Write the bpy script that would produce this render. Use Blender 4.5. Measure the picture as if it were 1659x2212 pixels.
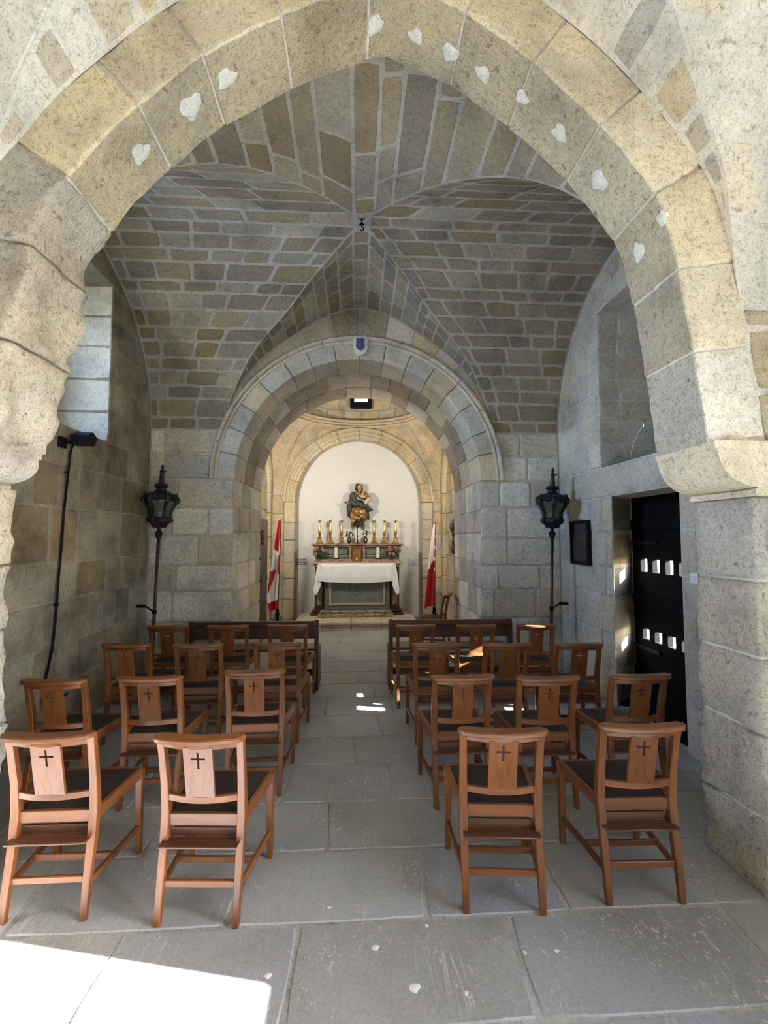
import bpy, bmesh, math, random
import numpy as np
from mathutils import Vector, Matrix, noise as mnoise

for o in list(bpy.data.objects):
    bpy.data.objects.remove(o, do_unlink=True)
SC = bpy.context.scene
COL = SC.collection
PI = math.pi

# ------------------------------------------------------------------ camera
YAW, PITCH = math.radians(3.286), math.radians(3.148)
cam_d = bpy.data.cameras.new('camera')
cam_d.sensor_fit = 'HORIZONTAL'
cam_d.sensor_width = 36.0
cam_d.lens = 36.0 * 1000.0 / 1659.0
cam_d.clip_start = 0.03
cam = bpy.data.objects.new('camera', cam_d)
COL.objects.link(cam)
cam.location = (0, 0, 1.65)
cam.rotation_euler = (PI / 2 + PITCH, 0, -YAW)
SC.camera = cam

# ------------------------------------------------------------------ view
SC.view_settings.view_transform = 'Standard'
SC.view_settings.look = 'None'
SC.view_settings.gamma = 1.0
SC.view_settings.use_curve_mapping = False
SC.view_settings.exposure = -0.08
SC.cycles.use_denoising = True
SC.cycles.max_bounces = 9
SC.cycles.diffuse_bounces = 7
SC.cycles.glossy_bounces = 3
SC.cycles.use_adaptive_sampling = True
SC.cycles.adaptive_threshold = 0.02
SC.cycles.caustics_reflective = False
SC.cycles.caustics_refractive = False
SC.cycles.sample_clamp_indirect = 12.0

# ------------------------------------------------------------------ world and sun
W = bpy.data.worlds.new('sky')
SC.world = W
W.use_nodes = True
bg = W.node_tree.nodes['Background']

SUN_EL = math.radians(25.75)
sky = W.node_tree.nodes.new('ShaderNodeTexSky')
sky.sky_type = 'NISHITA'
sky.sun_disc = False                       # the sun lamp below is the disc
sky.sun_elevation = SUN_EL
sky.sun_rotation = math.radians(102.2)
sky.ozone_density = 3.0
W.node_tree.links.new(sky.outputs[0], bg.inputs[0])
bg.inputs[1].default_value = 4.2
sun_az = Vector((-1.0, 0.216, 0)).normalized()
sun_dir = Vector((sun_az.x * math.cos(SUN_EL), sun_az.y * math.cos(SUN_EL), -math.sin(SUN_EL)))
sd = bpy.data.lights.new('sun', 'SUN')
sd.energy = 200.0
sd.angle = math.radians(0.6)
sd.color = (0.88, 0.95, 1.0)
so = bpy.data.objects.new('sun', sd)
so.rotation_euler = sun_dir.to_track_quat('-Z', 'Y').to_euler()
so.location = (12, -1, 7)
COL.objects.link(so)

def portal(name, loc, direction, sx, sy):
    """marks a window opening, so that the sky's light through it is sampled well"""
    l = bpy.data.lights.new(name, 'AREA')
    l.shape = 'RECTANGLE'
    l.size, l.size_y = sx, sy
    l.cycles.is_portal = True
    o = bpy.data.objects.new(name, l)
    o.location = loc
    o.rotation_euler = Vector(direction).to_track_quat('-Z', 'Z').to_euler()
    COL.objects.link(o)

# room extents
XR, XL = 2.53, -2.48
YF = 5.65            # far wall of the nave bay
YA0, YA1 = 2.08, 2.47   # front arch wall
ADDED_DOOR_N = (-0.98, -0.02, 0.0, 2.30)   # unseen doorway added behind the viewer to brighten this bay, right wall
WIN_N = (0.15, 1.20, 1.42, 3.15)     # window beside the camera, right wall (y0,y1,z0,z1)
WIN_L = (3.35, 4.72, 2.60, 4.20)     # embrasure;
WIN_LO = (3.36, 4.30, 2.72, 4.12)    # window of the far bay, left wall
portal('added_doorway_portal', (3.19, (ADDED_DOOR_N[0] + ADDED_DOOR_N[1]) / 2, ADDED_DOOR_N[3] / 2), (-1, 0, 0), ADDED_DOOR_N[1] - ADDED_DOOR_N[0], ADDED_DOOR_N[3])
portal('window_portal', (3.19, (WIN_N[0] + WIN_N[1]) / 2, (WIN_N[2] + WIN_N[3]) / 2), (-1, 0, 0), WIN_N[1] - WIN_N[0], WIN_N[3] - WIN_N[2])
portal('window_portal', (-3.14, (WIN_LO[0] + WIN_LO[1]) / 2, (WIN_LO[2] + WIN_LO[3]) / 2), (1, 0, 0), WIN_LO[1] - WIN_LO[0], WIN_LO[3] - WIN_LO[2])

def fill_lamp(name, loc, direction, sx, sy, power, color, spread=180):
    """area lamp added at an opening to boost the light there"""
    l = bpy.data.lights.new(name, 'AREA')
    l.shape = 'RECTANGLE'
    l.size, l.size_y = sx, sy
    l.energy = power
    l.color = color
    l.spread = math.radians(spread)
    o = bpy.data.objects.new(name, l)
    o.location = loc
    o.rotation_euler = Vector(direction).to_track_quat('-Z', 'Z').to_euler()
    COL.objects.link(o)
fill_lamp('window_fill_lamp', (-3.08, 3.83, 3.42), (1, 0.08, -.04), 0.9, 1.36, 46, (0.38, 0.60, 1.0), 82)  # lamp added on top of the sky, brightens the right and far walls
fill_lamp('added_doorway_lamp', (3.05, -0.50, 1.15), (-1, 0.25, -.1), 0.92, 2.2, 110, (0.90, 0.95, 1.0))  # lamp added in the made-up doorway to brighten the foreground floor

# ------------------------------------------------------------------ materials
def mat(name):
    m = bpy.data.materials.new(name)
    m.use_nodes = True
    return m, m.node_tree, m.node_tree.nodes, m.node_tree.links, m.node_tree.nodes['Principled BSDF']

def plain(name, col, rough=0.6, metal=0.0, emit=None, estr=0.0, var=0.0, vscale=20, bump=0.0):
    m, nt, N, L, B = mat(name)
    B.inputs['Base Color'].default_value = (*col, 1)
    B.inputs['Roughness'].default_value = rough
    B.inputs['Metallic'].default_value = metal
    if emit:
        B.inputs['Emission Color'].default_value = (*emit, 1)
        B.inputs['Emission Strength'].default_value = estr
    if var or bump:
        tc = N.new('ShaderNodeTexCoord')
        nz = N.new('ShaderNodeTexNoise')
        nz.inputs['Scale'].default_value = vscale
        nz.inputs['Detail'].default_value = 5
        L.new(tc.outputs['Object'], nz.inputs['Vector'])
        if var:
            hs = N.new('ShaderNodeHueSaturation')
            mr = N.new('ShaderNodeMapRange')
            mr.inputs[3].default_value = 1 - var
            mr.inputs[4].default_value = 1 + var
            L.new(nz.outputs[0], mr.inputs[0])
            hs.inputs['Color'].default_value = (*col, 1)
            L.new(mr.outputs[0], hs.inputs['Value'])
            L.new(hs.outputs[0], B.inputs['Base Color'])
        if bump:
            b = N.new('ShaderNodeBump')
            b.inputs['Strength'].default_value = bump
            b.inputs['Distance'].default_value = 0.01
            L.new(nz.outputs[0], b.inputs['Height'])
            L.new(b.outputs[0], B.inputs['Normal'])
    return m

def noise_node(N, L, vec, scale, detail=4, rough=0.55, dist=0.0):
    n = N.new('ShaderNodeTexNoise')
    n.inputs['Scale'].default_value = scale
    n.inputs['Detail'].default_value = detail
    n.inputs['Roughness'].default_value = rough
    n.inputs['Distortion'].default_value = dist
    L.new(vec, n.inputs['Vector'])
    return n

def ramp(N, L, src, stops):
    r = N.new('ShaderNodeValToRGB')
    e = r.color_ramp.elements
    while len(e) > 1:
        e.remove(e[0])
    e[0].position, e[0].color = stops[0][0], (*stops[0][1], 1) if len(stops[0][1]) == 3 else stops[0][1]
    for p, c in stops[1:]:
        x = e.new(p)
        x.color = (*c, 1)
    L.new(src, r.inputs[0])
    return r

def mix(N, L, fac, a, b, mode='MIX'):
    m = N.new('ShaderNodeMix')
    m.data_type = 'RGBA'
    m.blend_type = mode
    for sock, v in ((0, fac), (6, a), (7, b)):
        if isinstance(v, (int, float)):
            m.inputs[sock].default_value = v
        elif isinstance(v, tuple):
            m.inputs[sock].default_value = (*v, 1)
        else:
            L.new(v, m.inputs[sock])
    return m.outputs[2]

def stone_mat(name, wash=0.5, bumpd=0.006, pits=0.5, wash_col=(0.60, 0.575, 0.52), grain=1.0, fixed=None, speck=0.8, stain=0.0, tool=0.5):
    """limestone: the block's own colour (object colour), mottling, lime wash remnants, pits"""
    m, nt, N, L, B = mat(name)
    pos = N.new('ShaderNodeNewGeometry').outputs['Position']
    if fixed:
        rgb = N.new('ShaderNodeRGB')
        rgb.outputs[0].default_value = (*fixed, 1)
        base = rgb.outputs[0]
    else:
        base = N.new('ShaderNodeObjectInfo').outputs['Color']
    n1 = noise_node(N, L, pos, 2.6, 3, 0.6, 0.0)
    r1 = ramp(N, L, n1.outputs[0], [(0.28, (0.70, 0.70, 0.70)), (0.5, (1, 1, 1)), (0.75, (1.18, 1.15, 1.10))])
    c = mix(N, L, 1.0, base, r1.outputs[0], 'MULTIPLY')
    n2 = noise_node(N, L, pos, 30, 4, 0.78)
    r2 = ramp(N, L, n2.outputs[0], [(0.30, (0.55, 0.50, 0.44)), (0.45, (0.95, 0.94, 0.93)), (0.6, (1.06, 1.06, 1.06)), (0.8, (1.2, 1.2, 1.2))])
    c = mix(N, L, speck, c, r2.outputs[0], 'MULTIPLY')
    if stain:
        n5 = noise_node(N, L, pos, 1.3, 5, 0.65, 0.0)
        r5 = ramp(N, L, n5.outputs[0], [(0.30, (0.50, 0.46, 0.40)), (0.46, (0.85, 0.83, 0.80)), (0.6, (1.12, 1.11, 1.10))])
        c = mix(N, L, stain, c, r5.outputs[0], 'MULTIPLY')
    # fine tooling pits
    nt_ = noise_node(N, L, pos, 95, 1, 0.6, 0.0)
    rt_ = ramp(N, L, nt_.outputs[0], [(0.34, (0.55, 0.50, 0.43)), (0.43, (1, 1, 1))])
    c = mix(N, L, tool, c, rt_.outputs[0], 'MULTIPLY')
    # lime wash remnants
    n3 = noise_node(N, L, pos, 1.9, 5, 0.68, 0.0)
    r3 = ramp(N, L, n3.outputs[0], [(0.50, (0, 0, 0)), (0.72, (1, 1, 1))])
    mm = N.new('ShaderNodeMath')
    mm.operation = 'MULTIPLY'
    mm.inputs[1].default_value = wash
    L.new(r3.outputs[0], mm.inputs[0])
    c = mix(N, L, mm.outputs[0], c, wash_col)
    # pits
    n4 = noise_node(N, L, pos, 24, 2, 0.5)
    r4 = ramp(N, L, n4.outputs[0], [(0.29, (1, 1, 1)), (0.34, (0, 0, 0))])
    mp = N.new('ShaderNodeMath')
    mp.operation = 'MULTIPLY'
    mp.inputs[1].default_value = pits
    L.new(r4.outputs[0], mp.inputs[0])
    c = mix(N, L, mp.outputs[0], c, (0.19, 0.15, 0.10))
    L.new(c, B.inputs['Base Color'])
    B.inputs['Roughness'].default_value = 0.92
    B.inputs['Specular IOR Level'].default_value = 0.2
    # relief
    nb = noise_node(N, L, pos, 19 * grain, 6, 0.72)
    b = N.new('ShaderNodeBump')
    b.inputs['Strength'].default_value = 1.0
    b.inputs['Distance'].default_value = bumpd
    L.new(nb.outputs[0], b.inputs['Height'])
    L.new(b.outputs[0], B.inputs['Normal'])
    return m

M_STONE = stone_mat('limestone', 0.26, 0.014, 0.45, speck=0.9, tool=0.6)
M_ROUGH = stone_mat('limestone_pecked', 0.3, 0.036, 0.55, grain=1.6, speck=0.9, tool=0.65)
M_CLEAN = stone_mat('limestone_clean', 0.12, 0.006, 0.15)
M_VAULT = stone_mat('limestone_vault', 0.12, 0.018, 0.25)
M_MORTAR = stone_mat('lime_mortar', 0.3, 0.012, 0.08, fixed=(0.39, 0.365, 0.32))
M_MORTAR_M = stone_mat('grey_lime_mortar', 0.2, 0.012, 0.08, fixed=(0.55, 0.525, 0.47))
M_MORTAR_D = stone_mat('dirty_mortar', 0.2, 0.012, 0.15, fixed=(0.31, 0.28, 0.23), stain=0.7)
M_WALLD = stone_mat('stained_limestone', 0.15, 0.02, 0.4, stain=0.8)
M_SHADE = stone_mat('dark_back_wall', 0.2, 0.01, 0.1, fixed=(0.30, 0.28, 0.25))  # unseen back wall, darkened so it throws less light forward
M_MORTAR_N = stone_mat('pale_lime_mortar', 0.3, 0.012, 0.05, fixed=(0.74, 0.71, 0.64))
M_PLASTER = plain('white_plaster', (0.80, 0.795, 0.78), 0.9, var=0.05, vscale=9, bump=0.12)

def floor_mat():
    m, nt, N, L, B = mat('worn_flagstone')
    pos = N.new('ShaderNodeNewGeometry').outputs['Position']
    base = N.new('ShaderNodeObjectInfo').outputs['Color']
    n1 = noise_node(N, L, pos, 1.8, 6, 0.6, 0.5)
    r1 = ramp(N, L, n1.outputs[0], [(0.3, (0.80, 0.79, 0.77)), (0.55, (1, 1, 1)), (0.75, (1.1, 1.1, 1.1))])
    c = mix(N, L, 1.0, base, r1.outputs[0], 'MULTIPLY')
    n2 = noise_node(N, L, pos, 60, 5, 0.7)
    r2 = ramp(N, L, n2.outputs[0], [(0.3, (0.75, 0.75, 0.74)), (0.55, (1, 1, 1)), (0.8, (1.12, 1.12, 1.1))])
    c = mix(N, L, 0.8, c, r2.outputs[0], 'MULTIPLY')
    # pale chips and pecks
    mp = N.new('ShaderNodeMapping')
    mp.inputs['Scale'].default_value = (1, 0.6, 1)
    mp.inputs['Rotation'].default_value = (0, 0, 0.5)
    L.new(pos, mp.inputs[0])
    n3 = noise_node(N, L, mp.outputs[0], 42, 4, 0.62, 1.6)
    n4 = noise_node(N, L, pos, 2.4, 3)
    ad = N.new('ShaderNodeMath')
    ad.operation = 'MULTIPLY_ADD'
    ad.inputs[1].default_value = 0.42
    L.new(n4.outputs[0], ad.inputs[0])
    L.new(n3.outputs[0], ad.inputs[2])
    r3 = ramp(N, L, ad.outputs[0], [(0.83, (0, 0, 0)), (0.885, (1, 1, 1))])
    c = mix(N, L, r3.outputs[0], c, (0.60, 0.58, 0.53))
    # scratches dragged along the room
    fac = None
    for k, (rz, sc, ph) in enumerate(((0.15, 5.0, 0.0), (-0.35, 4.0, 3.1), (0.55, 3.2, 7.7))):
        mp = N.new('ShaderNodeMapping')
        mp.inputs['Rotation'].default_value = (0, 0, rz)
        mp.inputs['Location'].default_value = (ph, 0, 0)
        mp.inputs['Scale'].default_value = (sc, 0.22, 1)
        L.new(pos, mp.inputs[0])
        ns = noise_node(N, L, mp.outputs[0], 1.6, 2, 0.5, 0.25)
        sb = N.new('ShaderNodeMath')
        sb.operation = 'SUBTRACT'
        sb.inputs[1].default_value = 0.53
        L.new(ns.outputs[0], sb.inputs[0])
        ab = N.new('ShaderNodeMath')
        ab.operation = 'ABSOLUTE'
        L.new(sb.outputs[0], ab.inputs[0])
        rs = ramp(N, L, ab.outputs[0], [(0.0, (1, 1, 1)), (0.0035, (0, 0, 0))])
        fac = rs.outputs[0] if fac is None else mix(N, L, 1.0, fac, rs.outputs[0], 'LIGHTEN')
    nm = noise_node(N, L, pos, 3.0, 3)
    rm = ramp(N, L, nm.outputs[0], [(0.5, (0, 0, 0)), (0.62, (0.6, 0.6, 0.6))])
    fac = mix(N, L, 1.0, fac, rm.outputs[0], 'MULTIPLY')
    c = mix(N, L, fac, c, (0.66, 0.65, 0.61))
    L.new(c, B.inputs['Base Color'])
    nr = noise_node(N, L, pos, 4, 5)
    rr = ramp(N, L, nr.outputs[0], [(0.3, (0.30, 0.30, 0.30)), (0.7, (0.55, 0.55, 0.55))])
    L.new(rr.outputs[0], B.inputs['Roughness'])
    b = N.new('ShaderNodeBump')
    b.inputs['Strength'].default_value = 0.7
    b.inputs['Distance'].default_value = 0.004
    hb = mix(N, L, 0.5, n2.outputs[0], r3.outputs[0])
    L.new(hb, b.inputs['Height'])
    L.new(b.outputs[0], B.inputs['Normal'])
    return m
M_FLOOR = floor_mat()
M_JOINT = stone_mat('floor_joint', 0.3, 0.004, 0.0, fixed=(0.42, 0.415, 0.40))

def wood_mat(name, col, axis, rough=0.38, dark=0.5, scale=1.0):
    m, nt, N, L, B = mat(name)
    tc = N.new('ShaderNodeTexCoord')
    oi = N.new('ShaderNodeObjectInfo')
    mp = N.new('ShaderNodeMapping')
    sc = [34.0 * scale] * 3
    sc['xyz'.index(axis)] = 2.2 * scale
    mp.inputs['Scale'].default_value = sc
    cv = N.new('ShaderNodeCombineXYZ')
    mu = N.new('ShaderNodeMath')
    mu.operation = 'MULTIPLY'
    mu.inputs[1].default_value = 37.0
    L.new(oi.outputs['Random'], mu.inputs[0])
    for i in range(3):
        L.new(mu.outputs[0], cv.inputs[i])
    L.new(cv.outputs[0], mp.inputs['Location'])
    L.new(tc.outputs['Object'], mp.inputs[0])
    n = noise_node(N, L, mp.outputs[0], 1.0, 6, 0.6, 0.6)
    r = ramp(N, L, n.outputs[0], [(0.25, tuple(x * dark for x in col)), (0.5, col), (0.8, tuple(min(1, x * 1.3) for x in col))])
    hs = N.new('ShaderNodeHueSaturation')
    mr = N.new('ShaderNodeMapRange')
    mr.inputs[3].default_value = 0.82
    mr.inputs[4].default_value = 1.2
    L.new(oi.outputs['Random'], mr.inputs[0])
    L.new(mr.outputs[0], hs.inputs['Value'])
    L.new(r.outputs[0], hs.inputs['Color'])
    L.new(hs.outputs[0], B.inputs['Base Color'])
    B.inputs['Roughness'].default_value = rough
    b = N.new('ShaderNodeBump')
    b.inputs['Strength'].default_value = 0.25
    b.inputs['Distance'].default_value = 0.002
    L.new(n.outputs[0], b.inputs['Height'])
    L.new(b.outputs[0], B.inputs['Normal'])
    return m
CW = (0.175, 0.058, 0.0155)
M_WX = wood_mat('chair_wood_across', CW, 'x')
M_WY = wood_mat('chair_wood_along', CW, 'y')
M_WZ = wood_mat('chair_wood_upright', CW, 'z')
M_DARKX = wood_mat('dark_wood_across', (0.075, 0.034, 0.018), 'x')
M_DARKZ = wood_mat('dark_wood_upright', (0.06, 0.028, 0.016), 'z')
M_BROWN = wood_mat('brown_wood', (0.16, 0.065, 0.03), 'z')
M_LEDGE = wood_mat('ledge_wood', (0.10, 0.040, 0.019), 'x')
M_LEATHER = plain('dark_leather', (0.016, 0.009, 0.008), 0.6, var=0.3, vscale=40, bump=0.15)
M_BLACK = plain('black_metal', (0.005, 0.005, 0.006), 0.75)
M_BLACK.node_tree.nodes['Principled BSDF'].inputs['Specular IOR Level'].default_value = 0.2
M_DOOR = wood_mat('black_door_paint', (0.005, 0.004, 0.004), 'z', 0.9)
M_DOOR.node_tree.nodes['Principled BSDF'].inputs['Specular IOR Level'].default_value = 0.1
M_BRONZE = plain('dark_bronze', (0.016, 0.018, 0.016), 0.45, 0.5, var=0.5, vscale=30, bump=0.4)
M_POLE = plain('red_lacquer_pole', (0.075, 0.018, 0.012), 0.4, var=0.3, vscale=12)
M_PANE = plain('dusty_lantern_pane', (0.07, 0.075, 0.06), 0.25)
M_GOLD = plain('gilded_brass', (0.70, 0.44, 0.15), 0.24, 1.0, var=0.25, vscale=30)
M_WAX = plain('candle_wax', (0.80, 0.74, 0.60), 0.55)
M_CLOTH = plain('white_linen', (0.80, 0.80, 0.83), 0.85, var=0.06, vscale=6, bump=0.1)
M_LACE = plain('white_lace', (0.74, 0.74, 0.78), 0.9, var=0.18, vscale=90, bump=0.5)
M_RED = plain('red_flag_cloth', (0.42, 0.012, 0.014), 0.8)
M_WHITE = plain('white_flag_cloth', (0.78, 0.77, 0.78), 0.85)
M_SKIN = plain('painted_skin', (0.55, 0.36, 0.25), 0.45)
M_MANTLE = plain('slate_mantle_paint', (0.045, 0.055, 0.050), 0.5, var=0.4, vscale=14)
M_GOWN = plain('gilt_gown_paint', (0.34, 0.17, 0.045), 0.35, 0.35, var=0.5, vscale=16)
M_HAIR = plain('dark_hair_paint', (0.035, 0.018, 0.012), 0.5)
M_CREAM = plain('cream_cloth_paint', (0.62, 0.52, 0.38), 0.5, var=0.15, vscale=20)
M_GREEN = plain('leaf_green', (0.035, 0.075, 0.03), 0.6, var=0.5, vscale=60)
M_PINK = plain('pink_petal', (0.34, 0.15, 0.12), 0.7, var=0.3, vscale=60)
M_IVORY = plain('ivory_petal', (0.70, 0.68, 0.58), 0.7)
M_SHIELD = plain('white_painted_stone', (0.72, 0.68, 0.60), 0.7)
M_BLUE = plain('blue_enamel', (0.035, 0.09, 0.30), 0.45)
M_RUST = plain('rust_brown_paint', (0.28, 0.08, 0.03), 0.6, var=0.4, vscale=60)
M_SIGN = plain('white_card', (0.72, 0.72, 0.74), 0.6)
M_INK = plain('black_ink', (0.02, 0.02, 0.03), 0.7)
M_GREY = plain('engraved_grey', (0.42, 0.42, 0.44), 0.6)
M_STEEL = plain('brushed_steel', (0.62, 0.63, 0.65), 0.3, 1.0)
M_PLASTIC = plain('white_plastic', (0.80, 0.80, 0.80), 0.4)
M_LED = plain('lit_lamp_glass', (1, 1, 1), 0.3, emit=(1.0, 0.80, 0.52), estr=20)
M_SKYPANE = plain('bright_daylight_pane', (1, 1, 1), 0.3, emit=(0.95, 0.98, 1.0), estr=5)
M_GROUND = plain('sunlit_ground', (0.24, 0.22, 0.15), 0.95, var=0.2, vscale=1)

def marble(name, cols, scale=5, dist=2.5, rough=0.3):
    m, nt, N, L, B = mat(name)
    tc = N.new('ShaderNodeTexCoord')
    n = noise_node(N, L, tc.outputs['Object'], scale, 7, 0.62, dist)
    k = len(cols) - 1
    r = ramp(N, L, n.outputs[0], [(0.25 + 0.5 * i / k, c) for i, c in enumerate(cols)])
    L.new(r.outputs[0], B.inputs['Base Color'])
    B.inputs['Roughness'].default_value = rough
    return m
M_MGREEN = marble('green_marble', [(0.03, 0.06, 0.05), (0.12, 0.17, 0.14), (0.06, 0.09, 0.08), (0.30, 0.32, 0.26)], 7)
M_MGREY = marble('grey_green_marble', [(0.10, 0.12, 0.11), (0.16, 0.18, 0.16), (0.13, 0.14, 0.13), (0.28, 0.27, 0.22)], 4)
M_MTAN = marble('tan_marble', [(0.20, 0.09, 0.05), (0.42, 0.33, 0.22), (0.34, 0.27, 0.18), (0.5, 0.42, 0.32)], 9)
M_MBURG = marble('burgundy_marble', [(0.04, 0.012, 0.014), (0.10, 0.03, 0.03), (0.07, 0.02, 0.022), (0.14, 0.07, 0.06)], 8)
M_MMIX = marble('mottled_base_marble', [(0.10, 0.11, 0.09), (0.42, 0.34, 0.24), (0.16, 0.09, 0.07), (0.36, 0.28, 0.24)], 5, 3.5)
M_MSHELF = marble('brown_veined_marble', [(0.16, 0.06, 0.03), (0.40, 0.32, 0.24), (0.20, 0.09, 0.05), (0.45, 0.38, 0.30)], 4)

def paint_mat():
    m, nt, N, L, B = mat('dark_old_painting')
    tc = N.new('ShaderNodeTexCoord')
    n = noise_node(N, L, tc.outputs['Object'], 7, 5, 0.6, 0.8)
    r = ramp(N, L, n.outputs[0], [(0.40, (0.012, 0.010, 0.010)), (0.56, (0.035, 0.026, 0.022)), (0.66, (0.10, 0.08, 0.07)), (0.75, (0.05, 0.06, 0.10))])
    L.new(r.outputs[0], B.inputs['Base Color'])
    B.inputs['Roughness'].default_value = 0.35
    return m
M_PAINT = paint_mat()

# ------------------------------------------------------------------ mesh helpers
def link(o, parent=None):
    COL.objects.link(o)
    if parent is not None:
        o.parent = parent
    return o

def tag(o, label=None, cat=None, group=None, kind=None):
    if label: o['label'] = label
    if cat: o['category'] = cat
    if group: o['group'] = group
    if kind: o['kind'] = kind
    return o

def thing(name, label, cat, loc=(0, 0, 0), rz=0.0, group=None):
    o = bpy.data.objects.new(name, None)
    o.empty_display_size = 0.1
    o.location = loc
    o.rotation_euler = (0, 0, rz)
    link(o)
    return tag(o, label, cat, group)

class MB:
    def __init__(self):
        self.v, self.f, self.m = [], [], []
    def add(self, vs, fs, mi=0):
        b = len(self.v)
        self.v.extend(tuple(map(float, p)) for p in vs)
        self.f.extend(tuple(b + i for i in f) for f in fs)
        self.m.extend([mi] * len(fs))
        return self
    def box(self, x0, x1, y0, y1, z0, z1, ch=0.0, mi=0):
        if ch <= 0:
            vs = [(x, y, z) for z in (z0, z1) for y in (y0, y1) for x in (x0, x1)]
            return self.add(vs, [(0, 2, 3, 1), (4, 5, 7, 6), (0, 1, 5, 4), (2, 6, 7, 3), (0, 4, 6, 2), (1, 3, 7, 5)], mi)
        ch = min(ch, (x1 - x0) * .45, (y1 - y0) * .45, (z1 - z0) * .45)
        vs, idx = [], {}
        for i, x in enumerate((x0, x1)):
            for j, y in enumerate((y0, y1)):
                for k, z in enumerate((z0, z1)):
                    xi = x + (ch if i == 0 else -ch)
                    yi = y + (ch if j == 0 else -ch)
                    zi = z + (ch if k == 0 else -ch)
                    for a, p in enumerate(((x, yi, zi), (xi, y, zi), (xi, yi, z))):
                        idx[i, j, k, a] = len(vs)
                        vs.append(p)
        fs = []
        for i in (0, 1): fs.append((idx[i,0,0,0], idx[i,1,0,0], idx[i,1,1,0], idx[i,0,1,0]))
        for j in (0, 1): fs.append((idx[0,j,0,1], idx[1,j,0,1], idx[1,j,1,1], idx[0,j,1,1]))
        for k in (0, 1): fs.append((idx[0,0,k,2], idx[1,0,k,2], idx[1,1,k,2], idx[0,1,k,2]))
        for a in (0, 1):
            for b in (0, 1):
                fs.append((idx[0,a,b,1], idx[1,a,b,1], idx[1,a,b,2], idx[0,a,b,2]))
                fs.append((idx[a,0,b,0], idx[a,1,b,0], idx[a,1,b,2], idx[a,0,b,2]))
                fs.append((idx[a,b,0,0], idx[a,b,1,0], idx[a,b,1,1], idx[a,b,0,1]))
        for i in (0, 1):
            for j in (0, 1):
                for k in (0, 1):
                    fs.append((idx[i,j,k,0], idx[i,j,k,1], idx[i,j,k,2]))
        return self.add(vs, fs, mi)
    def rings(self, rings, closed=True, caps=True, mi=0):
        n = len(rings[0])
        vs = [p for r in rings for p in r]
        fs = []
        for i in range(len(rings) - 1):
            for j in range(n if closed else n - 1):
                k = (j + 1) % n
                fs.append((i * n + j, i * n + k, (i + 1) * n + k, (i + 1) * n + j))
        if caps and closed:
            fs.append(tuple(range(n - 1, -1, -1)))
            fs.append(tuple((len(rings) - 1) * n + j for j in range(n)))
        return self.add(vs, fs, mi)
    def beam(self, pts, w, d, side=(1, 0, 0), ch=0.003, mi=0):
        """swept chamfered bar; w along side, d across; w, d numbers or one value per point"""
        pts = [Vector(p) for p in pts]
        side = Vector(side).normalized()
        rings = []
        for i, p in enumerate(pts):
            t = (pts[min(i + 1, len(pts) - 1)] - pts[max(i - 1, 0)]).normalized()
            n = t.cross(side).normalized()
            s = n.cross(t).normalized()
            ww = (w[i] if isinstance(w, (list, tuple)) else w) / 2
            dd = (d[i] if isinstance(d, (list, tuple)) else d) / 2
            c = min(ch, ww * .6, dd * .6)
            rings.append([p + s * a + n * b for a, b in ((-ww + c, -dd), (ww - c, -dd), (ww, -dd + c), (ww, dd - c), (ww - c, dd), (-ww + c, dd), (-ww, dd - c), (-ww, -dd + c))])
        return self.rings(rings, mi=mi)
    def tube(self, pts, r, seg=8, mi=0):
        pts = [Vector(p) for p in pts]
        rings = []
        ref = Vector((0.31, 0.17, 0.93))
        for i, p in enumerate(pts):
            t = (pts[min(i + 1, len(pts) - 1)] - pts[max(i - 1, 0)]).normalized()
            if abs(t.dot(ref)) > .95: ref = Vector((1, 0.1, 0))
            n = t.cross(ref).normalized()
            b = t.cross(n)
            rr = r[i] if isinstance(r, (list, tuple)) else r
            rings.append([p + (n * math.cos(2 * PI * k / seg) + b * math.sin(2 * PI * k / seg)) * rr for k in range(seg)])
        return self.rings(rings, mi=mi)
    def lathe(self, prof, seg=16, c=(0, 0, 0), mi=0, sx=1.0, sy=1.0, wob=None, rot=0.0):
        rings = []
        for r, z in prof:
            ring = []
            for k in range(seg):
                a = 2 * PI * k / seg + rot
                rr = r * (wob(a, z) if wob else 1)
                ring.append((c[0] + rr * math.cos(a) * sx, c[1] + rr * math.sin(a) * sy, c[2] + z))
            rings.append(ring)
        return self.rings(rings, mi=mi)
    def ell(self, c, r, rot=(0, 0, 0), seg=12, mi=0):
        R = Matrix.Rotation(rot[2], 3, 'Z') @ Matrix.Rotation(rot[1], 3, 'Y') @ Matrix.Rotation(rot[0], 3, 'X')
        rings = []
        h = seg // 2
        for i in range(h + 1):
            th = PI * (i + (0.02 if i == 0 else -0.02 if i == h else 0)) / h
            rings.append([tuple(Vector(c) + R @ Vector((r[0] * math.sin(th) * math.cos(2 * PI * k / seg), r[1] * math.sin(th) * math.sin(2 * PI * k / seg), -r[2] * math.cos(th)))) for k in range(seg)])
        return self.rings(rings, mi=mi)
    def prism(self, poly, y0, y1, mp=None, mi=0):
        """polygon (a, b) extruded from y0 to y1; mp maps (a, y, b) to a point"""
        mp = mp or (lambda a, y, b: (a, y, b))
        n = len(poly)
        vs = [mp(a, y0, b) for a, b in poly] + [mp(a, y1, b) for a, b in poly]
        fs = [tuple(range(n)), tuple(range(2 * n - 1, n - 1, -1))] + [(i, n + i, n + (i + 1) % n, (i + 1) % n) for i in range(n)]
        return self.add(vs, fs, mi)
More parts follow.
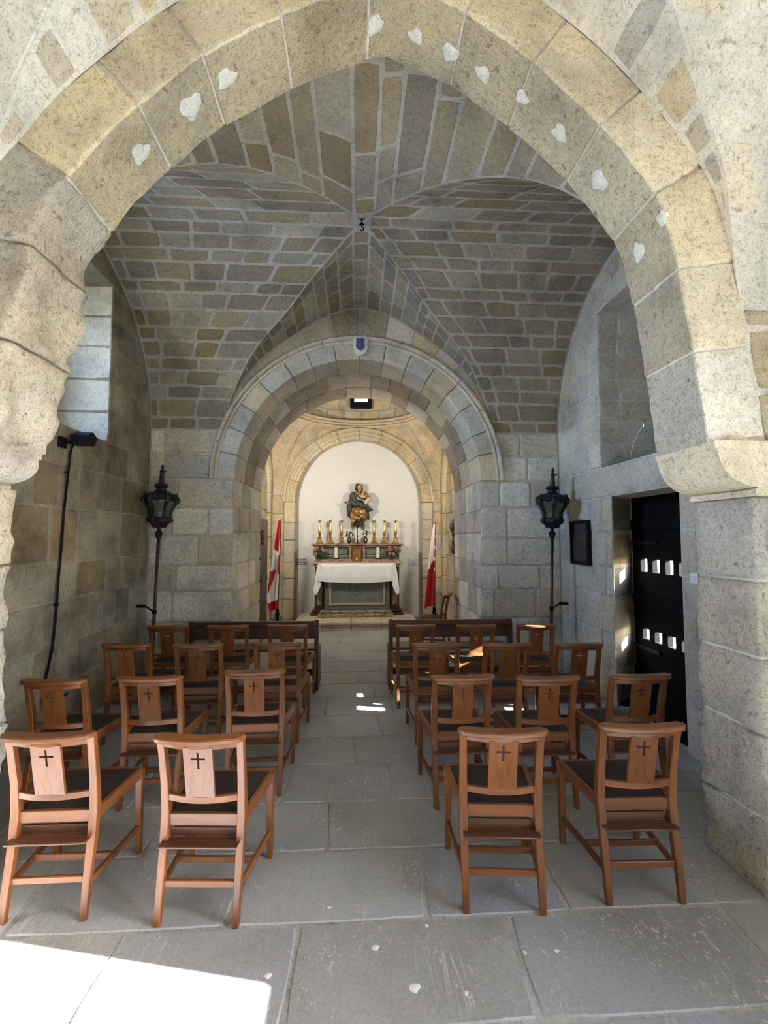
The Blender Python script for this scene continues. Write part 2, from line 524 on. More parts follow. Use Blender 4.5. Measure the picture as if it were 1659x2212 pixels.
    def cells(self, xs, zs, solid, y0, y1, mp=None, mi=0):
        """slab made of the filled cells of a grid, with real reveals round the openings"""
        mp = mp or (lambda a, y, b: (a, y, b))
        nx, nz = len(xs) - 1, len(zs) - 1
        S = [[1 if solid((xs[i] + xs[i + 1]) / 2, (zs[j] + zs[j + 1]) / 2) else 0 for j in range(nz)] for i in range(nx)]
        g = lambda i, j: S[i][j] if 0 <= i < nx and 0 <= j < nz else 0
        ids, vs, fs = {}, [], []
        def V(i, j, k):
            if (i, j, k) not in ids:
                ids[i, j, k] = len(vs)
                vs.append(mp(xs[i], (y0, y1)[k], zs[j]))
            return ids[i, j, k]
        for i in range(nx):
            for j in range(nz):
                if not S[i][j]: continue
                fs.append((V(i, j, 0), V(i + 1, j, 0), V(i + 1, j + 1, 0), V(i, j + 1, 0)))
                fs.append((V(i, j, 1), V(i, j + 1, 1), V(i + 1, j + 1, 1), V(i + 1, j, 1)))
                if not g(i - 1, j): fs.append((V(i, j, 0), V(i, j + 1, 0), V(i, j + 1, 1), V(i, j, 1)))
                if not g(i + 1, j): fs.append((V(i + 1, j, 0), V(i + 1, j, 1), V(i + 1, j + 1, 1), V(i + 1, j + 1, 0)))
                if not g(i, j - 1): fs.append((V(i, j, 0), V(i, j, 1), V(i + 1, j, 1), V(i + 1, j, 0)))
                if not g(i, j + 1): fs.append((V(i, j + 1, 0), V(i + 1, j + 1, 0), V(i + 1, j + 1, 1), V(i, j + 1, 1)))
        return self.add(vs, fs, mi)
    def grid(self, P, mi=0):
        """P: array (n, m, 3)"""
        n, m = P.shape[:2]
        return self.add(P.reshape(-1, 3), [(i * m + j, i * m + j + 1, (i + 1) * m + j + 1, (i + 1) * m + j) for i in range(n - 1) for j in range(m - 1)], mi)
    def build(self, name, mats, parent=None, smooth=False, center=False, color=None, fix=True):
        me = bpy.data.meshes.new(name)
        v = np.array(self.v)
        loc = Vector((0, 0, 0))
        if center:
            c = (v.min(0) + v.max(0)) / 2
            v = v - c
            loc = Vector(c)
        me.from_pydata(v.tolist(), [], self.f)
        mats = mats if isinstance(mats, (list, tuple)) else [mats]
        for m in mats: me.materials.append(m)
        if len(mats) > 1: me.polygons.foreach_set('material_index', self.m)
        if fix:
            bm = bmesh.new()
            bm.from_mesh(me)
            bmesh.ops.recalc_face_normals(bm, faces=bm.faces)
            bm.to_mesh(me)
            bm.free()
        if smooth is True:
            me.polygons.foreach_set('use_smooth', [True] * len(me.polygons))
        elif smooth:
            me.polygons.foreach_set('use_smooth', [True] * len(me.polygons))
            me.set_sharp_from_angle(angle=smooth)
        o = bpy.data.objects.new(name, me)
        o.location = loc
        if color is not None: o.color = (*color, 1)
        return link(o, parent)

SM = math.radians(40)

def struct(o, label=None):
    o['kind'] = 'structure'
    if label: o['label'] = label
    return o

def root(name, label=None):
    o = bpy.data.objects.new(name, None)
    link(o)
    return struct(o, label)

# ------------------------------------------------------------------ masonry
rng = random.Random(11)
PAL = {
    'honey': [(0.60, 0.49, 0.31), (0.61, 0.51, 0.34), (0.58, 0.48, 0.32), (0.63, 0.54, 0.38)],
    'pale':  [(0.58, 0.52, 0.42), (0.56, 0.505, 0.41), (0.60, 0.55, 0.46), (0.55, 0.48, 0.36)],
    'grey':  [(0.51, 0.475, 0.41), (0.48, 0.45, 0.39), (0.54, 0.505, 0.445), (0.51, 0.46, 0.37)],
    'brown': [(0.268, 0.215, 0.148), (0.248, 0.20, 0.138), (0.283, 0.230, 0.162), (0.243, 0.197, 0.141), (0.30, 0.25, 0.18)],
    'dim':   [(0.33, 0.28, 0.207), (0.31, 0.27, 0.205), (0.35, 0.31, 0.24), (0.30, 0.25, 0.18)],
    'near':  [(0.76, 0.72, 0.635), (0.74, 0.70, 0.615), (0.78, 0.745, 0.67), (0.745, 0.69, 0.585)],
    'nearh': [(0.75, 0.645, 0.445), (0.76, 0.66, 0.47), (0.73, 0.63, 0.445), (0.77, 0.685, 0.51)],
    'floor': [(0.40, 0.405, 0.41), (0.39, 0.395, 0.40), (0.41, 0.415, 0.42), (0.395, 0.40, 0.405)],
}
def pick(*kinds):
    c = rng.choice(PAL[rng.choice(kinds)])
    k = rng.uniform(0.92, 1.08)
    w = rng.uniform(-0.02, 0.02)
    return (c[0] * k + w * .5, c[1] * k, c[2] * k - w)

def frame_of(S, u, v, ref):
    e = 2e-3
    p = S(u, v)
    du = S(u + e, v) - S(u - e, v)
    dv = S(u, v + e) - S(u, v - e)
    n = np.cross(du, dv)
    n /= np.linalg.norm(n, axis=1)[:, None] + 1e-12
    s = np.sign(((ref - p) * n).sum(1))
    s[s == 0] = 1
    return p, n * s[:, None]

def stone(parent, name, S, quad, ref, col, m, joint=0.014, proud=0.005, rough=0.002):
    """one dressed block on the surface S(u, v): quad = bl, br, tr, tl in (u, v) metres"""
    q = np.array(quad, float)
    w = max(0.02, (np.linalg.norm(q[1] - q[0]) + np.linalg.norm(q[2] - q[3])) / 2)
    h = max(0.02, (np.linalg.norm(q[3] - q[0]) + np.linalg.norm(q[2] - q[1])) / 2)
    js, jt = min(.3, joint / 2 / w), min(.3, joint / 2 / h)
    e = 0.009
    es, et = min(.2, e / w), min(.2, e / h)
    nu = 2 if w < .22 else 3 if w < .5 else 4
    nv = 2 if h < .26 else 3
    ss = [js, js + es] + [js + es + (1 - 2 * js - 2 * es) * i / nu for i in range(1, nu)] + [1 - js - es, 1 - js]
    tt = [jt, jt + et] + [jt + et + (1 - 2 * jt - 2 * et) * i / nv for i in range(1, nv)] + [1 - jt - et, 1 - jt]
    a, b = len(ss), len(tt)
    U, V_, Hh = np.zeros((a, b)), np.zeros((a, b)), np.zeros((a, b))
    pr = proud + rng.uniform(-.5, .5) * proud
    for i, s in enumerate(ss):
        for j, t in enumerate(tt):
            ei, ej = i in (0, a - 1), j in (0, b - 1)
            s2, t2 = s, t
            wob = rng.uniform(-.35, .35)
            if i <= 1: s2 = s + wob * js
            elif i >= a - 2: s2 = s - wob * js
            wob = rng.uniform(-.35, .35)
            if j <= 1: t2 = t + wob * jt
            elif j >= b - 2: t2 = t - wob * jt
            ci = (i <= 1 or i >= a - 2) and (j <= 1 or j >= b - 2)
            if ci:
                k = rng.uniform(.2, 1.1)
                s2 += (.5 - s2) * es * k * 2
                t2 += (.5 - t2) * et * k * 2
            p = (1 - s2) * (1 - t2) * q[0] + s2 * (1 - t2) * q[1] + s2 * t2 * q[2] + (1 - s2) * t2 * q[3]
            U[i, j], V_[i, j] = p
            if ei or ej: Hh[i, j] = -0.008
            else:
                Hh[i, j] = pr + rng.uniform(-1, 1) * rough
                if i in (1, a - 2) or j in (1, b - 2): Hh[i, j] -= .35 * pr
    p, n = frame_of(S, U.ravel(), V_.ravel(), ref)
    P = (p + n * Hh.ravel()[:, None])
    mb = MB()
    mb.grid(P.reshape(a, b, 3))
    return mb.build(name, m, parent, smooth=math.radians(32), center=True, color=col, fix=False)

def rows_of(v0, v1, h, jit=.18):
    n = max(1, round((v1 - v0) / h))
    e = [v0 + (v1 - v0) * (i + (rng.uniform(-jit, jit) if 0 < i < n else 0)) / n for i in range(n + 1)]
    return list(zip(e[:-1], e[1:]))

def fill(parent, S, rows, ulim, lens, colf, m, ref, name='stone', holes=(), maxn=10 ** 6, **kw):
    ref = np.array(ref, float)
    cnt = 0
    for (v0, v1) in rows:
        a0, b0 = ulim(v0)
        a1, b1 = ulim(v1)
        if (b0 - a0) + (b1 - a1) < .10: continue
        iv = [(a0, a1, b0, b1)]
        for (hu0, hu1, hv0, hv1) in holes:
            if min(v1, hv1) - max(v0, hv0) > .4 * (v1 - v0):
                nx = []
                for (c0, c1, d0, d1) in iv:
                    if hu0 > min(c0, c1) + .02: nx.append((c0, c1, min(d0, hu0), min(d1, hu0)))
                    if hu1 < max(d0, d1) - .02: nx.append((max(c0, hu1), max(c1, hu1), d0, d1))
                iv = [k for k in nx if (k[2] - k[0]) + (k[3] - k[1]) > .08]
        for (c0, c1, d0, d1) in iv:
            Lm = ((d0 - c0) + (d1 - c1)) / 2
            cuts = [0.0]
            x = rng.uniform(.35, 1.0) * lens[0] if Lm > lens[0] * 1.6 else Lm
            while x < Lm - .55 * lens[0]:
                cuts.append(x / Lm)
                x += rng.uniform(*lens)
            cuts.append(1.0)
            for f0, f1 in zip(cuts[:-1], cuts[1:]):
                sl = rng.uniform(-.03, .03) * .3
                g0 = f0 + (sl if f0 > 0 else 0)
                g1 = f1 + (sl if f1 < 1 else 0)
                quad = [(c0 + (d0 - c0) * f0, v0), (c0 + (d0 - c0) * f1, v0), (c1 + (d1 - c1) * g1, v1), (c1 + (d1 - c1) * g0, v1)]
                stone(parent, name, S, quad, ref, colf(), m, **kw)
                cnt += 1
    return cnt

def dense(pts, n=24):
    """Catmull-Rom through the points, then even arc length"""
    P = np.array(pts, float)
    P = np.vstack([2 * P[0] - P[1], P, 2 * P[-1] - P[-2]])
    out = []
    for i in range(1, len(P) - 2):
        for k in range(n):
            t = k / n
            out.append(.5 * ((2 * P[i]) + (-P[i - 1] + P[i + 1]) * t + (2 * P[i - 1] - 5 * P[i] + 4 * P[i + 1] - P[i + 2]) * t * t + (-P[i - 1] + 3 * P[i] - 3 * P[i + 1] + P[i + 2]) * t ** 3))
    out.append(P[-2])
    return np.array(out)

class Curve:
    """plane curve (x, z) from the left springing over the apex to the right one, by arc length"""
    def __init__(self, pts):
        self.p = np.array(pts, float)
        d = np.linalg.norm(np.diff(self.p, axis=0), axis=1)
        self.s = np.concatenate([[0], np.cumsum(d)])
        self.L = self.s[-1]
        self.k = int(np.argmax(self.p[:, 1]))
        self.apex = self.p[self.k]
    def at(self, t):
        return np.interp(t, self.s, self.p[:, 0]), np.interp(t, self.s, self.p[:, 1])
    def normal(self, t):
        e = .03
        x0, z0 = self.at(np.asarray(t) - e)
        x1, z1 = self.at(np.asarray(t) + e)
        dx, dz = x1 - x0, z1 - z0
        l = np.hypot(dx, dz) + 1e-12
        return -dz / l, dx / l       # outward when running left to right over the top
    def offset(self, r):
        nx, nz = self.normal(self.s)
        return Curve(np.column_stack([self.p[:, 0] + nx * r, self.p[:, 1] + nz * r]))
    def xl(self, z):
        return np.interp(z, self.p[:self.k + 1, 1], self.p[:self.k + 1, 0])
    def xr(self, z):
        return np.interp(z, self.p[self.k:, 1][::-1], self.p[self.k:, 0][::-1])
    def z_at(self, x):
        return np.interp(x, self.p[:, 0], self.p[:, 1])

def arch_block(parent, name, cur, ta, tb, rout, y0, y1, col, mats, joint=.012, off=0.0, rough=.004, ch=.014, wear=None, fy=5, sy=5, nt=5):
    """a wedge block of an arch: its front, soffit and back follow the curve"""
    L = tb - ta
    tj = joint / 2
    ts = [ta + tj, ta + tj + .006] + [ta + tj + .006 + (L - joint - .012) * i / (nt - 1) for i in range(1, nt - 1)] + [tb - tj - .006, tb - tj]
    sec = [(rout, y0)] + [(ch + (rout - ch) * (1 - i / fy), y0) for i in range(1, fy)] + [(ch, y0), (ch * .3, y0 + ch * .3), (0, y0 + ch)]
    nface = len(sec) - 2
    sec += [(0, y0 + ch + (y1 - y0 - 2 * ch) * i / sy) for i in range(1, sy)] + [(0, y1 - ch), (ch, y1), (rout, y1)]
    nsof = len(sec) - 3
    rings = []
    for i, t in enumerate(ts):
        x, z = cur.at(t)
        nx, nz = cur.normal(t)
        end = i in (0, len(ts) - 1)
        ring = []
        for k, (r, y) in enumerate(sec):
            rr, yy = r + off * (1 if r < rout * .9 else 0), y
            j = rng.uniform(-1, 1) * rough
            if end:
                rr += .008 if k >= nface else 0
                yy += .008 if k <= nface and y < y0 + .03 else 0
            if r < ch * .99: rr += j
            elif y == y0: yy += j
            px, pz = x + nx * rr, z + nz * rr
            if wear:
                wr, wy = wear(px, yy, pz, r)
                px += nx * wr
                pz += nz * wr
                yy += wy
            ring.append((px, yy, pz))
        rings.append(ring)
    mb = MB()
    n = len(sec)
    vs = [p for r in rings for p in r]
    for i in range(len(rings) - 1):
        for j in range(n - 1):
            mb.f.append((i * n + j, i * n + j + 1, (i + 1) * n + j + 1, (i + 1) * n + j))
            mb.m.append(1 if nface < j <= nsof else 0)
    mb.f += [tuple(range(n)), tuple((len(rings) - 1) * n + j for j in range(n - 1, -1, -1))]
    mb.m += [0, 0]
    mb.v = vs
    return mb.build(name, mats, parent, smooth=math.radians(70) if nt > 7 else SM, center=True, color=col, fix=True)

def cuts_of(a, b, h, jit=.12):
    n = max(1, round((b - a) / h))
    return [a + (b - a) * (i + (rng.uniform(-jit, jit) if 0 < i < n else 0)) / n for i in range(n + 1)]
# ------------------------------------------------------------------ outside
g = MB().box(-30, 40, -25, 35, -0.30, -0.06)
struct(g.build('ground', M_GROUND), 'sunlit stony ground outside the chapel')

# ------------------------------------------------------------------ floor
floor = root('floor', 'worn grey flagstone floor')
MB().box(XL - .6, XR + .6, -1.3, 9.9, -0.05, -0.004).build('mortar_bed', M_JOINT, floor)
Sf = lambda u, v: np.column_stack([u, v, np.zeros_like(u)])
frow = [-1.1, -0.62, -0.15, 0.30, 0.75, 1.19, 1.64, 2.09, 2.55, 3.0, 3.48, 3.95, 4.4, 4.9, 5.35, 5.8, 6.3, 6.8, 7.3, 7.8, 8.34]
fill(floor, Sf, list(zip(frow[:-1], frow[1:])), lambda v: (XL - .02, XR + .02) if v < 5.66 else (-1.8, 1.8), (.62, .98),
     lambda: pick('floor'), M_FLOOR, (0, 0, 2), 'flagstone', joint=.007, proud=.0012, rough=.0006)

for x, y, r in ((.078, 1.956, .014), (.216, 1.782, .019), (.3, 2.05, .008), (.67, 1.9, .009), (.4, 1.75, .01), (-.12, 2.17, .008), (.8, 1.9, .009), (-.33, 1.86, .012)):
    ph = rng.uniform(0, 6)
    MB().rings([[(x + r * q * math.cos(a) * (1 + .3 * math.sin(2 * a + ph)), y + r * q * math.sin(a) * (1 + .2 * math.sin(3 * a)), z) for a in np.linspace(0, 2 * PI, 10)[:-1]] for q, z in ((1, -.002), (1, .002), (.6, .004))]).build('lime_chip', M_PLASTER, floor, smooth=SM, center=True)

# ------------------------------------------------------------------ side walls with their openings
DOOR = (3.50, 4.72, 0.0, 2.06)
NICHE = (3.05, 4.66, 2.37, 4.03)
TOP = 5.0
wr = root('wall_right', 'right side wall of pale limestone blocks')
ys = sorted({-1.3, 7.2, *WIN_N[:2], *ADDED_DOOR_N[:2], *DOOR[:2], *NICHE[:2]})
zs_ = sorted({-0.05, TOP, *WIN_N[2:], *ADDED_DOOR_N[2:], *DOOR[2:], *NICHE[2:]})
inr = lambda y, z, h: h[0] < y < h[1] and h[2] < z < h[3]
MB().cells(ys, zs_, lambda y, z: not (inr(y, z, WIN_N) or inr(y, z, ADDED_DOOR_N) or inr(y, z, DOOR) or inr(y, z, NICHE)), XR + .004, XR + .67, lambda a, y, b: (y, a, b)).build('mortar_core', M_MORTAR_M, wr)
MB().box(XR + .60, XR + .672, NICHE[0] - .05, NICHE[1] + .05, NICHE[2] - .05, NICHE[3] + .05).build('niche_back', M_STONE, wr, color=PAL['grey'][0])
MB().prism([(XR + .004, 4.47), (XR + .004, 4.73), (XR + .36, 4.73)], 0, 2.06, lambda a, y, b: (a, b, y)).build('door_jamb', M_MORTAR, wr)
wl = root('wall_left', 'left side wall of stained limestone blocks')
ys = sorted({-1.3, 7.2, *WIN_L[:2]})
zs_ = sorted({-0.05, TOP, *WIN_L[2:]})
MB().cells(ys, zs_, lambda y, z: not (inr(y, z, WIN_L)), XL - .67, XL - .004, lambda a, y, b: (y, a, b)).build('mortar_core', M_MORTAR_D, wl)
wb = root('wall_back', 'wall behind the viewer')
MB().box(XL - .7, XR + .7, -1.35, -1.04, -.05, TOP).build('mortar_core', M_SHADE, wb)
roof = root('roof', 'roof slab over the vaults')
MB().box(XL - .7, XR + .7, -1.35, 7.3, TOP, TOP + .15).build('roof_slab', M_MORTAR, roof)
MB().box(-2.6, 2.6, 7.2, 10.2, 5.6, 5.75).build('roof_slab', M_MORTAR, roof)

# ------------------------------------------------------------------ vault geometry
L_ = dense([(-1.65, 2.08), (-1.585, 2.3), (-1.545, 2.55), (-1.455, 3.05), (-1.31, 3.265), (-1.17, 3.47), (-.97, 3.68), (-.73, 3.90), (-.36, 4.13), (.13, 4.36)])
R_ = dense([(.13, 4.36), (.41, 4.245), (.6, 4.15), (1.03, 3.82), (1.42, 3.36), (1.52, 3.10), (1.58, 2.72), (1.66, 2.09)])
INTR = Curve(np.vstack([L_, R_[1:]]))
RING = 0.27
RINGO = INTR.offset(RING)
# keep the offset curve monotone over its apex
RINGO = Curve(RINGO.p[np.abs(np.arange(len(RINGO.p)) - RINGO.k) > 3])
th = np.linspace(PI, 0, 121)
NEARB = Curve(np.column_stack([.03 + 1.58 * np.cos(th), 2.85 + 1.67 * np.sin(th)]))
hp = [(0, 4.52), (.42, 4.41), (.76, 4.20), (1.21, 3.86), (1.5, 3.45), (1.66, 3.02), (1.75, 2.5)]
FARB = Curve(dense([(.03 - x, z) for x, z in hp[::-1]] + [(.03 + x, z) for x, z in hp[1:]]))

class Bay:
    def __init__(s, y_near, y_far, zs, crown, near, far):
        s.yc, s.ry = (y_near + y_far) / 2, (y_far - y_near) / 2
        s.zs, s.rz, s.near, s.far = zs, crown - zs, near, far
        s.y0, s.y1 = y_near, y_far
        s.rm = (s.ry + s.rz) / 2
    def S(s, u, v):
        t = v / s.rm
        return np.column_stack([u, s.yc + s.ry * np.cos(t), s.zs + s.rz * np.sin(t)])
    def z(s, v):
        return s.zs + s.rz * math.sin(v / s.rm)
    def groin(s, z, far=True):
        k = np.clip((z - s.zs) / s.rz, 0, 1)
        return s.yc + (1 if far else -1) * s.ry * np.sqrt(1 - k * k)
    def cell(s, cur, far):
        def S(u, v):
            x, z = cur.at(v)
            return np.column_stack([x, u, z])
        return S
    def core(s, parent, m):
        H = s.rm * PI / 2
        for far, cur, a, b in ((True, s.far, 0, H), (False, s.near, 2 * H, H)):
            vv = np.linspace(a, b, 40)
            for side in (-1, 1):
                P = np.zeros((40, 12, 3))
                for i, v in enumerate(vv):
                    z = s.z(v)
                    xg = cur.xl(z) if side < 0 else cur.xr(z)
                    if z > cur.apex[1]: xg = cur.apex[0]
                    e = XL - .1 if side < 0 else XR + .1
                    P[i] = s.S(np.linspace(xg, e, 12), np.full(12, v))
                MB().grid(P).build('mortar_core', m, parent, smooth=True, fix=False)
            yw = s.y1 if far else s.y0
            P = []
            for t in np.linspace(0, cur.L, 90):
                x, z = cur.at(t)
                yg = s.groin(z, far)
                P.append([(x, yy, z) for yy in np.linspace(yw, yg, 8)])
            MB().grid(np.array(P)).build('mortar_core', m, parent, smooth=True, fix=False)

BAY_B = Bay(YA1, YF, 2.95, 4.52, NEARB, FARB)
BAY_A = Bay(-1.04, YA0, 2.75, 4.66, Curve(dense([(-1.8, 2.2), (-1.2, 3.8), (0, 4.66), (1.2, 3.8), (1.8, 2.2)])), RINGO)

ceil = root('ceiling', 'stone groin vault over the rows of chairs')
BAY_B.core(ceil, M_MORTAR)
refB = (0.0, BAY_B.yc, 2.2)
H = BAY_B.rm * PI / 2
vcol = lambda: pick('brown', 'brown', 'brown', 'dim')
rows = rows_of(0.0, H * .97, .175, .16)
for side in (-1, 1):
    def ul(v, side=side):
        z = BAY_B.z(v)
        if side < 0: return (XL, float(FARB.xl(z)) if z < FARB.apex[1] else .03)
        return (float(FARB.xr(z)) if z < FARB.apex[1] else .03, XR)
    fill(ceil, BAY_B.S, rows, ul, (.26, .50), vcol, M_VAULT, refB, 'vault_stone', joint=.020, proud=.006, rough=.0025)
# the part of the barrel beyond its crown, seen past the front arch
for side in (-1, 1):
    def ul(v, side=side):
        z = BAY_B.z(v)
        if side < 0: return (XL, float(NEARB.xl(z)) if z < NEARB.apex[1] else .03)
        return (float(NEARB.xr(z)) if z < NEARB.apex[1] else .03, XR)
    fill(ceil, BAY_B.S, rows_of(H * .97, H * 1.5, .175, .16), ul, (.35, .6), vcol, M_VAULT, refB, 'vault_stone', joint=.020, proud=.006, rough=.0025)
# far cell above the sanctuary arch: courses run towards the far wall
Sc = BAY_B.cell(FARB, True)
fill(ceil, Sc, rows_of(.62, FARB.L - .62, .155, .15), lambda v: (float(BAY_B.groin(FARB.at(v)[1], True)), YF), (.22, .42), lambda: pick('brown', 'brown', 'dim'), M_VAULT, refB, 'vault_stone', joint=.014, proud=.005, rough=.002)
# near cell behind the front arch
Sn = BAY_B.cell(NEARB, False)
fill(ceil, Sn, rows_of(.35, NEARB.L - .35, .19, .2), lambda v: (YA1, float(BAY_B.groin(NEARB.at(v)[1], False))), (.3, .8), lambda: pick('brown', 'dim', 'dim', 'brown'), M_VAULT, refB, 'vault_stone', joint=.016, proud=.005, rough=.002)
MB().tube([(.03, 4.06, 4.55), (.03, 4.06, 4.47), (.045, 4.06, 4.455), (.045, 4.06, 4.435), (.03, 4.06, 4.425), (.02, 4.06, 4.437)], .006, 6).build('iron_hook', M_BLACK, ceil)

ceilA = root('ceiling_near', 'stone vault over the viewer')
BAY_A.core(ceilA, M_MORTAR_N)
refA = (0.0, BAY_A.yc, 2.0)
HA = BAY_A.rm * PI / 2
ScA = BAY_A.cell(RINGO, True)
nstone = lambda: pick('near', 'pale', 'grey', 'near', 'honey')
fill(ceilA, ScA, rows_of(.75, RINGO.L - .75, .17, .25), lambda v: (max(-.2, float(BAY_A.groin(RINGO.at(v)[1], True))), YA0), (.4, .9), nstone, M_STONE, refA, 'vault_stone', joint=.03, proud=.004, rough=.002)
for side in (-1, 1):
    def ul(v, side=side):
        z = BAY_A.z(v)
        if side < 0: return (XL, float(RINGO.xl(z)))
        return (float(RINGO.xr(z)), XR)
    fill(ceilA, BAY_A.S, rows_of(0.0, HA * .8, .36, .1), ul, (.4, .7), lambda: pick('near'), M_STONE, refA, 'vault_stone', joint=.03, proud=.004, rough=.0025)

# ------------------------------------------------------------------ front arch wall
wf = root('wall_front', 'wide pointed stone arch in the foreground')
core = INTR.offset(.010)
PXR, PXL = 1.87, -1.80
mb = MB()
xs = np.concatenate([[PXL - .012], np.linspace(core.p[0, 0] + .002, core.p[-1, 0] - .002, 70), [PXR + .012]])
zt = [2.09] + [float(core.z_at(x)) for x in xs[1:-1]] + [2.09]
pr = []
for y in (YA0 + .010, YA1 - .010):
    pr.append(np.array([[(x, y, z), (x, y, TOP)] for x, z in zip(xs, zt)]))
mb.grid(pr[0]).grid(pr[1])
mb.grid(np.array([[(x, YA0 + .01, z), (x, YA1 - .01, z)] for x, z in zip(xs, zt)]))
mb.box(PXR + .012, XR + .05, YA0 + .01, YA1 - .01, -.02, TOP)
mb.box(XL - .05, PXL - .012, YA0 + .01, YA1 - .01, -.02, TOP)
mb.build('mortar_core', M_MORTAR_N, wf, fix=False)

def wear(px, yy, pz, r):
    k = 0.0
    if px < -.9: k = min(1, (-.9 - px) / .5) * min(1, max(0, (3.5 - pz) / .6))
    if px > 1.4 and pz < 1.6: k = .45 * min(1, (1.6 - pz) / .8)
    a = .004 + .036 * k
    n1 = mnoise.noise(Vector((px * 5, yy * 5, pz * 5)))
    n2 = mnoise.noise(Vector((px * 13 + 7, yy * 13, pz * 13)))
    d = a * (n1 + .55 * n2) * 1.3 - .85 * a * k
    n3 = mnoise.noise(Vector((px * 6 + 31, yy * 6, pz * 6)))
    w = a * (.5 * k + .8 * n3)
    return min(d, .006), max(-.006, w) * (-1 if yy < (YA0 + YA1) / 2 else 1)
cuts = cuts_of(0, INTR.L, .43, .12)
for a, b in zip(cuts[:-1], cuts[1:]):
    x, z = INTR.at((a + b) / 2)
    worn = x < -.9 and z < 3.35
    arch_block(wf, 'voussoir', INTR, a, b, RING, YA0, YA1, pick('near', 'near', 'nearh') if worn else pick('nearh') if z > 2.6 else pick('near'),
               [M_ROUGH if worn else M_STONE, M_ROUGH], joint=.012, off=rng.uniform(-.004, .004), rough=.004, wear=wear,
               fy=8 if worn else 5, sy=9 if worn else 6, nt=11 if worn else 6)
# piers below the springing
PR = Curve([(PXR, 1.90), (PXR, 0)][::1])
for cur, nm in ((Curve([(PXR, 1.85), (PXR, 0.0)]), 'r'), (Curve([(PXL, 0.0), (PXL, 1.90)]), 'l')):
    cuts = cuts_of(0, cur.L, .40, .14)
    for a, b in zip(cuts[:-1], cuts[1:]):
        arch_block(wf, 'pier_stone', cur, a, b, .30, YA0, YA1, pick('near'), [M_ROUGH, M_ROUGH], joint=.014, off=rng.uniform(-.006, .006), rough=.006, wear=wear, fy=7, sy=8, nt=8)
# corbels
def corbel(sgn, x_in, x_out, z0, z1, name, col, amp):
    n = 10
    prof = [(x_in, z1 + .02), (x_in, z1 - .015)]
    for i in range(n + 1):
        a = PI / 2 * i / n
        prof.append((x_out - (x_out - x_in - sgn * .015) * math.cos(a), z1 - .02 - (z1 - z0 - .06) * math.sin(a)))
    prof += [(x_out - sgn * .012, z0 + .03), (x_out - sgn * .012, z0), (x_out + sgn * .3, z0), (x_out + sgn * .3, z1 + .02)]
    rings = []
    for y in np.linspace(YA0 - .03, YA1 + .012, 9):
        ring = []
        for x, z in prof:
            d = mnoise.noise(Vector((x * 9, y * 9, z * 9))) * amp
            ring.append((x + d, y + (d if y < YA0 else 0), z + d * .6))
        rings.append(ring)
    return MB().rings(rings).build(name, M_STONE if amp < .01 else M_ROUGH, wf, smooth=SM, center=True, color=col)
corbel(1, 1.665, PXR, 1.845, 2.085, 'corbel', PAL['nearh'][3], .004)
corbel(-1, -1.635, PXL, 1.88, 2.07, 'corbel', PAL['near'][2], .022)
prof = [(0.001, 0), (.075, 0), (.088, .006), (.092, .02), (.092, .05)]
MB().lathe([(r, -z) for r, z in prof], 20, (0, 0, 0), wob=lambda a, z: 1 + .06 * math.sin(3 * a + 1) + .03 * math.sin(7 * a)).build('round_plug_stone', M_STONE, wf, smooth=SM, color=PAL['nearh'][0])
plug = wf.children[-1] if False else bpy.data.objects['round_plug_stone']
plug.rotation_euler = (PI / 2, 0, 0)
plug.location = (1.80, YA0 - .018, 2.045)
# plaster patches on the soffit
M_PATCH = stone_mat('lime_patch', 0.3, 0.006, 0.05, fixed=(0.74, 0.73, 0.69))
for k, (x, y, z, r) in enumerate([(.096, 2.285, 4.347, .046), (.299, 2.285, 4.288, .034), (.484, 2.29, 4.21, .041), (.657, 2.29, 4.104, .037), (.862, 2.265, 3.949, .034), (1.068, 2.275, 3.777, .041),
        (1.278, 2.29, 3.526, .046), (1.494, 2.315, 3.173, .042), (1.477, 2.11, 3.207, .032), (-.833, 2.255, 3.805, .056), (-.659, 2.235, 3.942, .045), (-1.081, 2.27, 3.563, .045)]):
    i = int(np.argmin((INTR.p[:, 0] - x) ** 2 + (INTR.p[:, 1] - z) ** 2))
    t0 = INTR.s[i]
    nx, nz = INTR.normal(t0)
    tg, nn = Vector((nz, 0, -nx)), Vector((-nx, 0, -nz))
    ctr = Vector((INTR.p[i, 0], y, INTR.p[i, 1]))
    rg = []
    ph = rng.uniform(0, 6)
    for sc_, h_ in ((1.0, -.012), (1.0, .006), (.75, .011), (.3, .012)):
        rg.append([ctr + (tg * math.cos(a) * 1.15 + Vector((0, 1, 0)) * math.sin(a)) * r * sc_ * (1 + .16 * math.sin(3 * a + ph) + .10 * math.sin(5 * a + 2 * ph)) + nn * h_ for a in np.linspace(0, 2 * PI, 19)[:-1]])
    MB().rings(rg).build('plaster_patch', M_PATCH, wf, smooth=SM, center=True)
# flat wall beside the ring and the piers
Swf = lambda u, v: np.column_stack([u, np.full_like(u, YA0 + .008), v])
refF = (0, 0, 2)
fill(wf, Swf, rows_of(0, 2.08, .40), lambda v: (PXR + .30, XR), (.3, .5), lambda: pick('near', 'nearh'), M_ROUGH, refF, 'stone')
fill(wf, Swf, rows_of(2.08, 2.9, .27), lambda v: (float(RINGO.xr(v)) + .01, XR), (.3, .5), lambda: pick('near', 'nearh'), M_ROUGH, refF, 'stone', joint=.02)
fill(wf, Swf, rows_of(0, 2.08, .40), lambda v: (XL, PXL - .30), (.3, .5), lambda: pick('near'), M_ROUGH, refF, 'stone')
fill(wf, Swf, rows_of(2.08, 2.9, .3), lambda v: (XL, float(RINGO.xl(v)) - .01), (.3, .5), lambda: pick('near'), M_ROUGH, refF, 'stone', joint=.02)
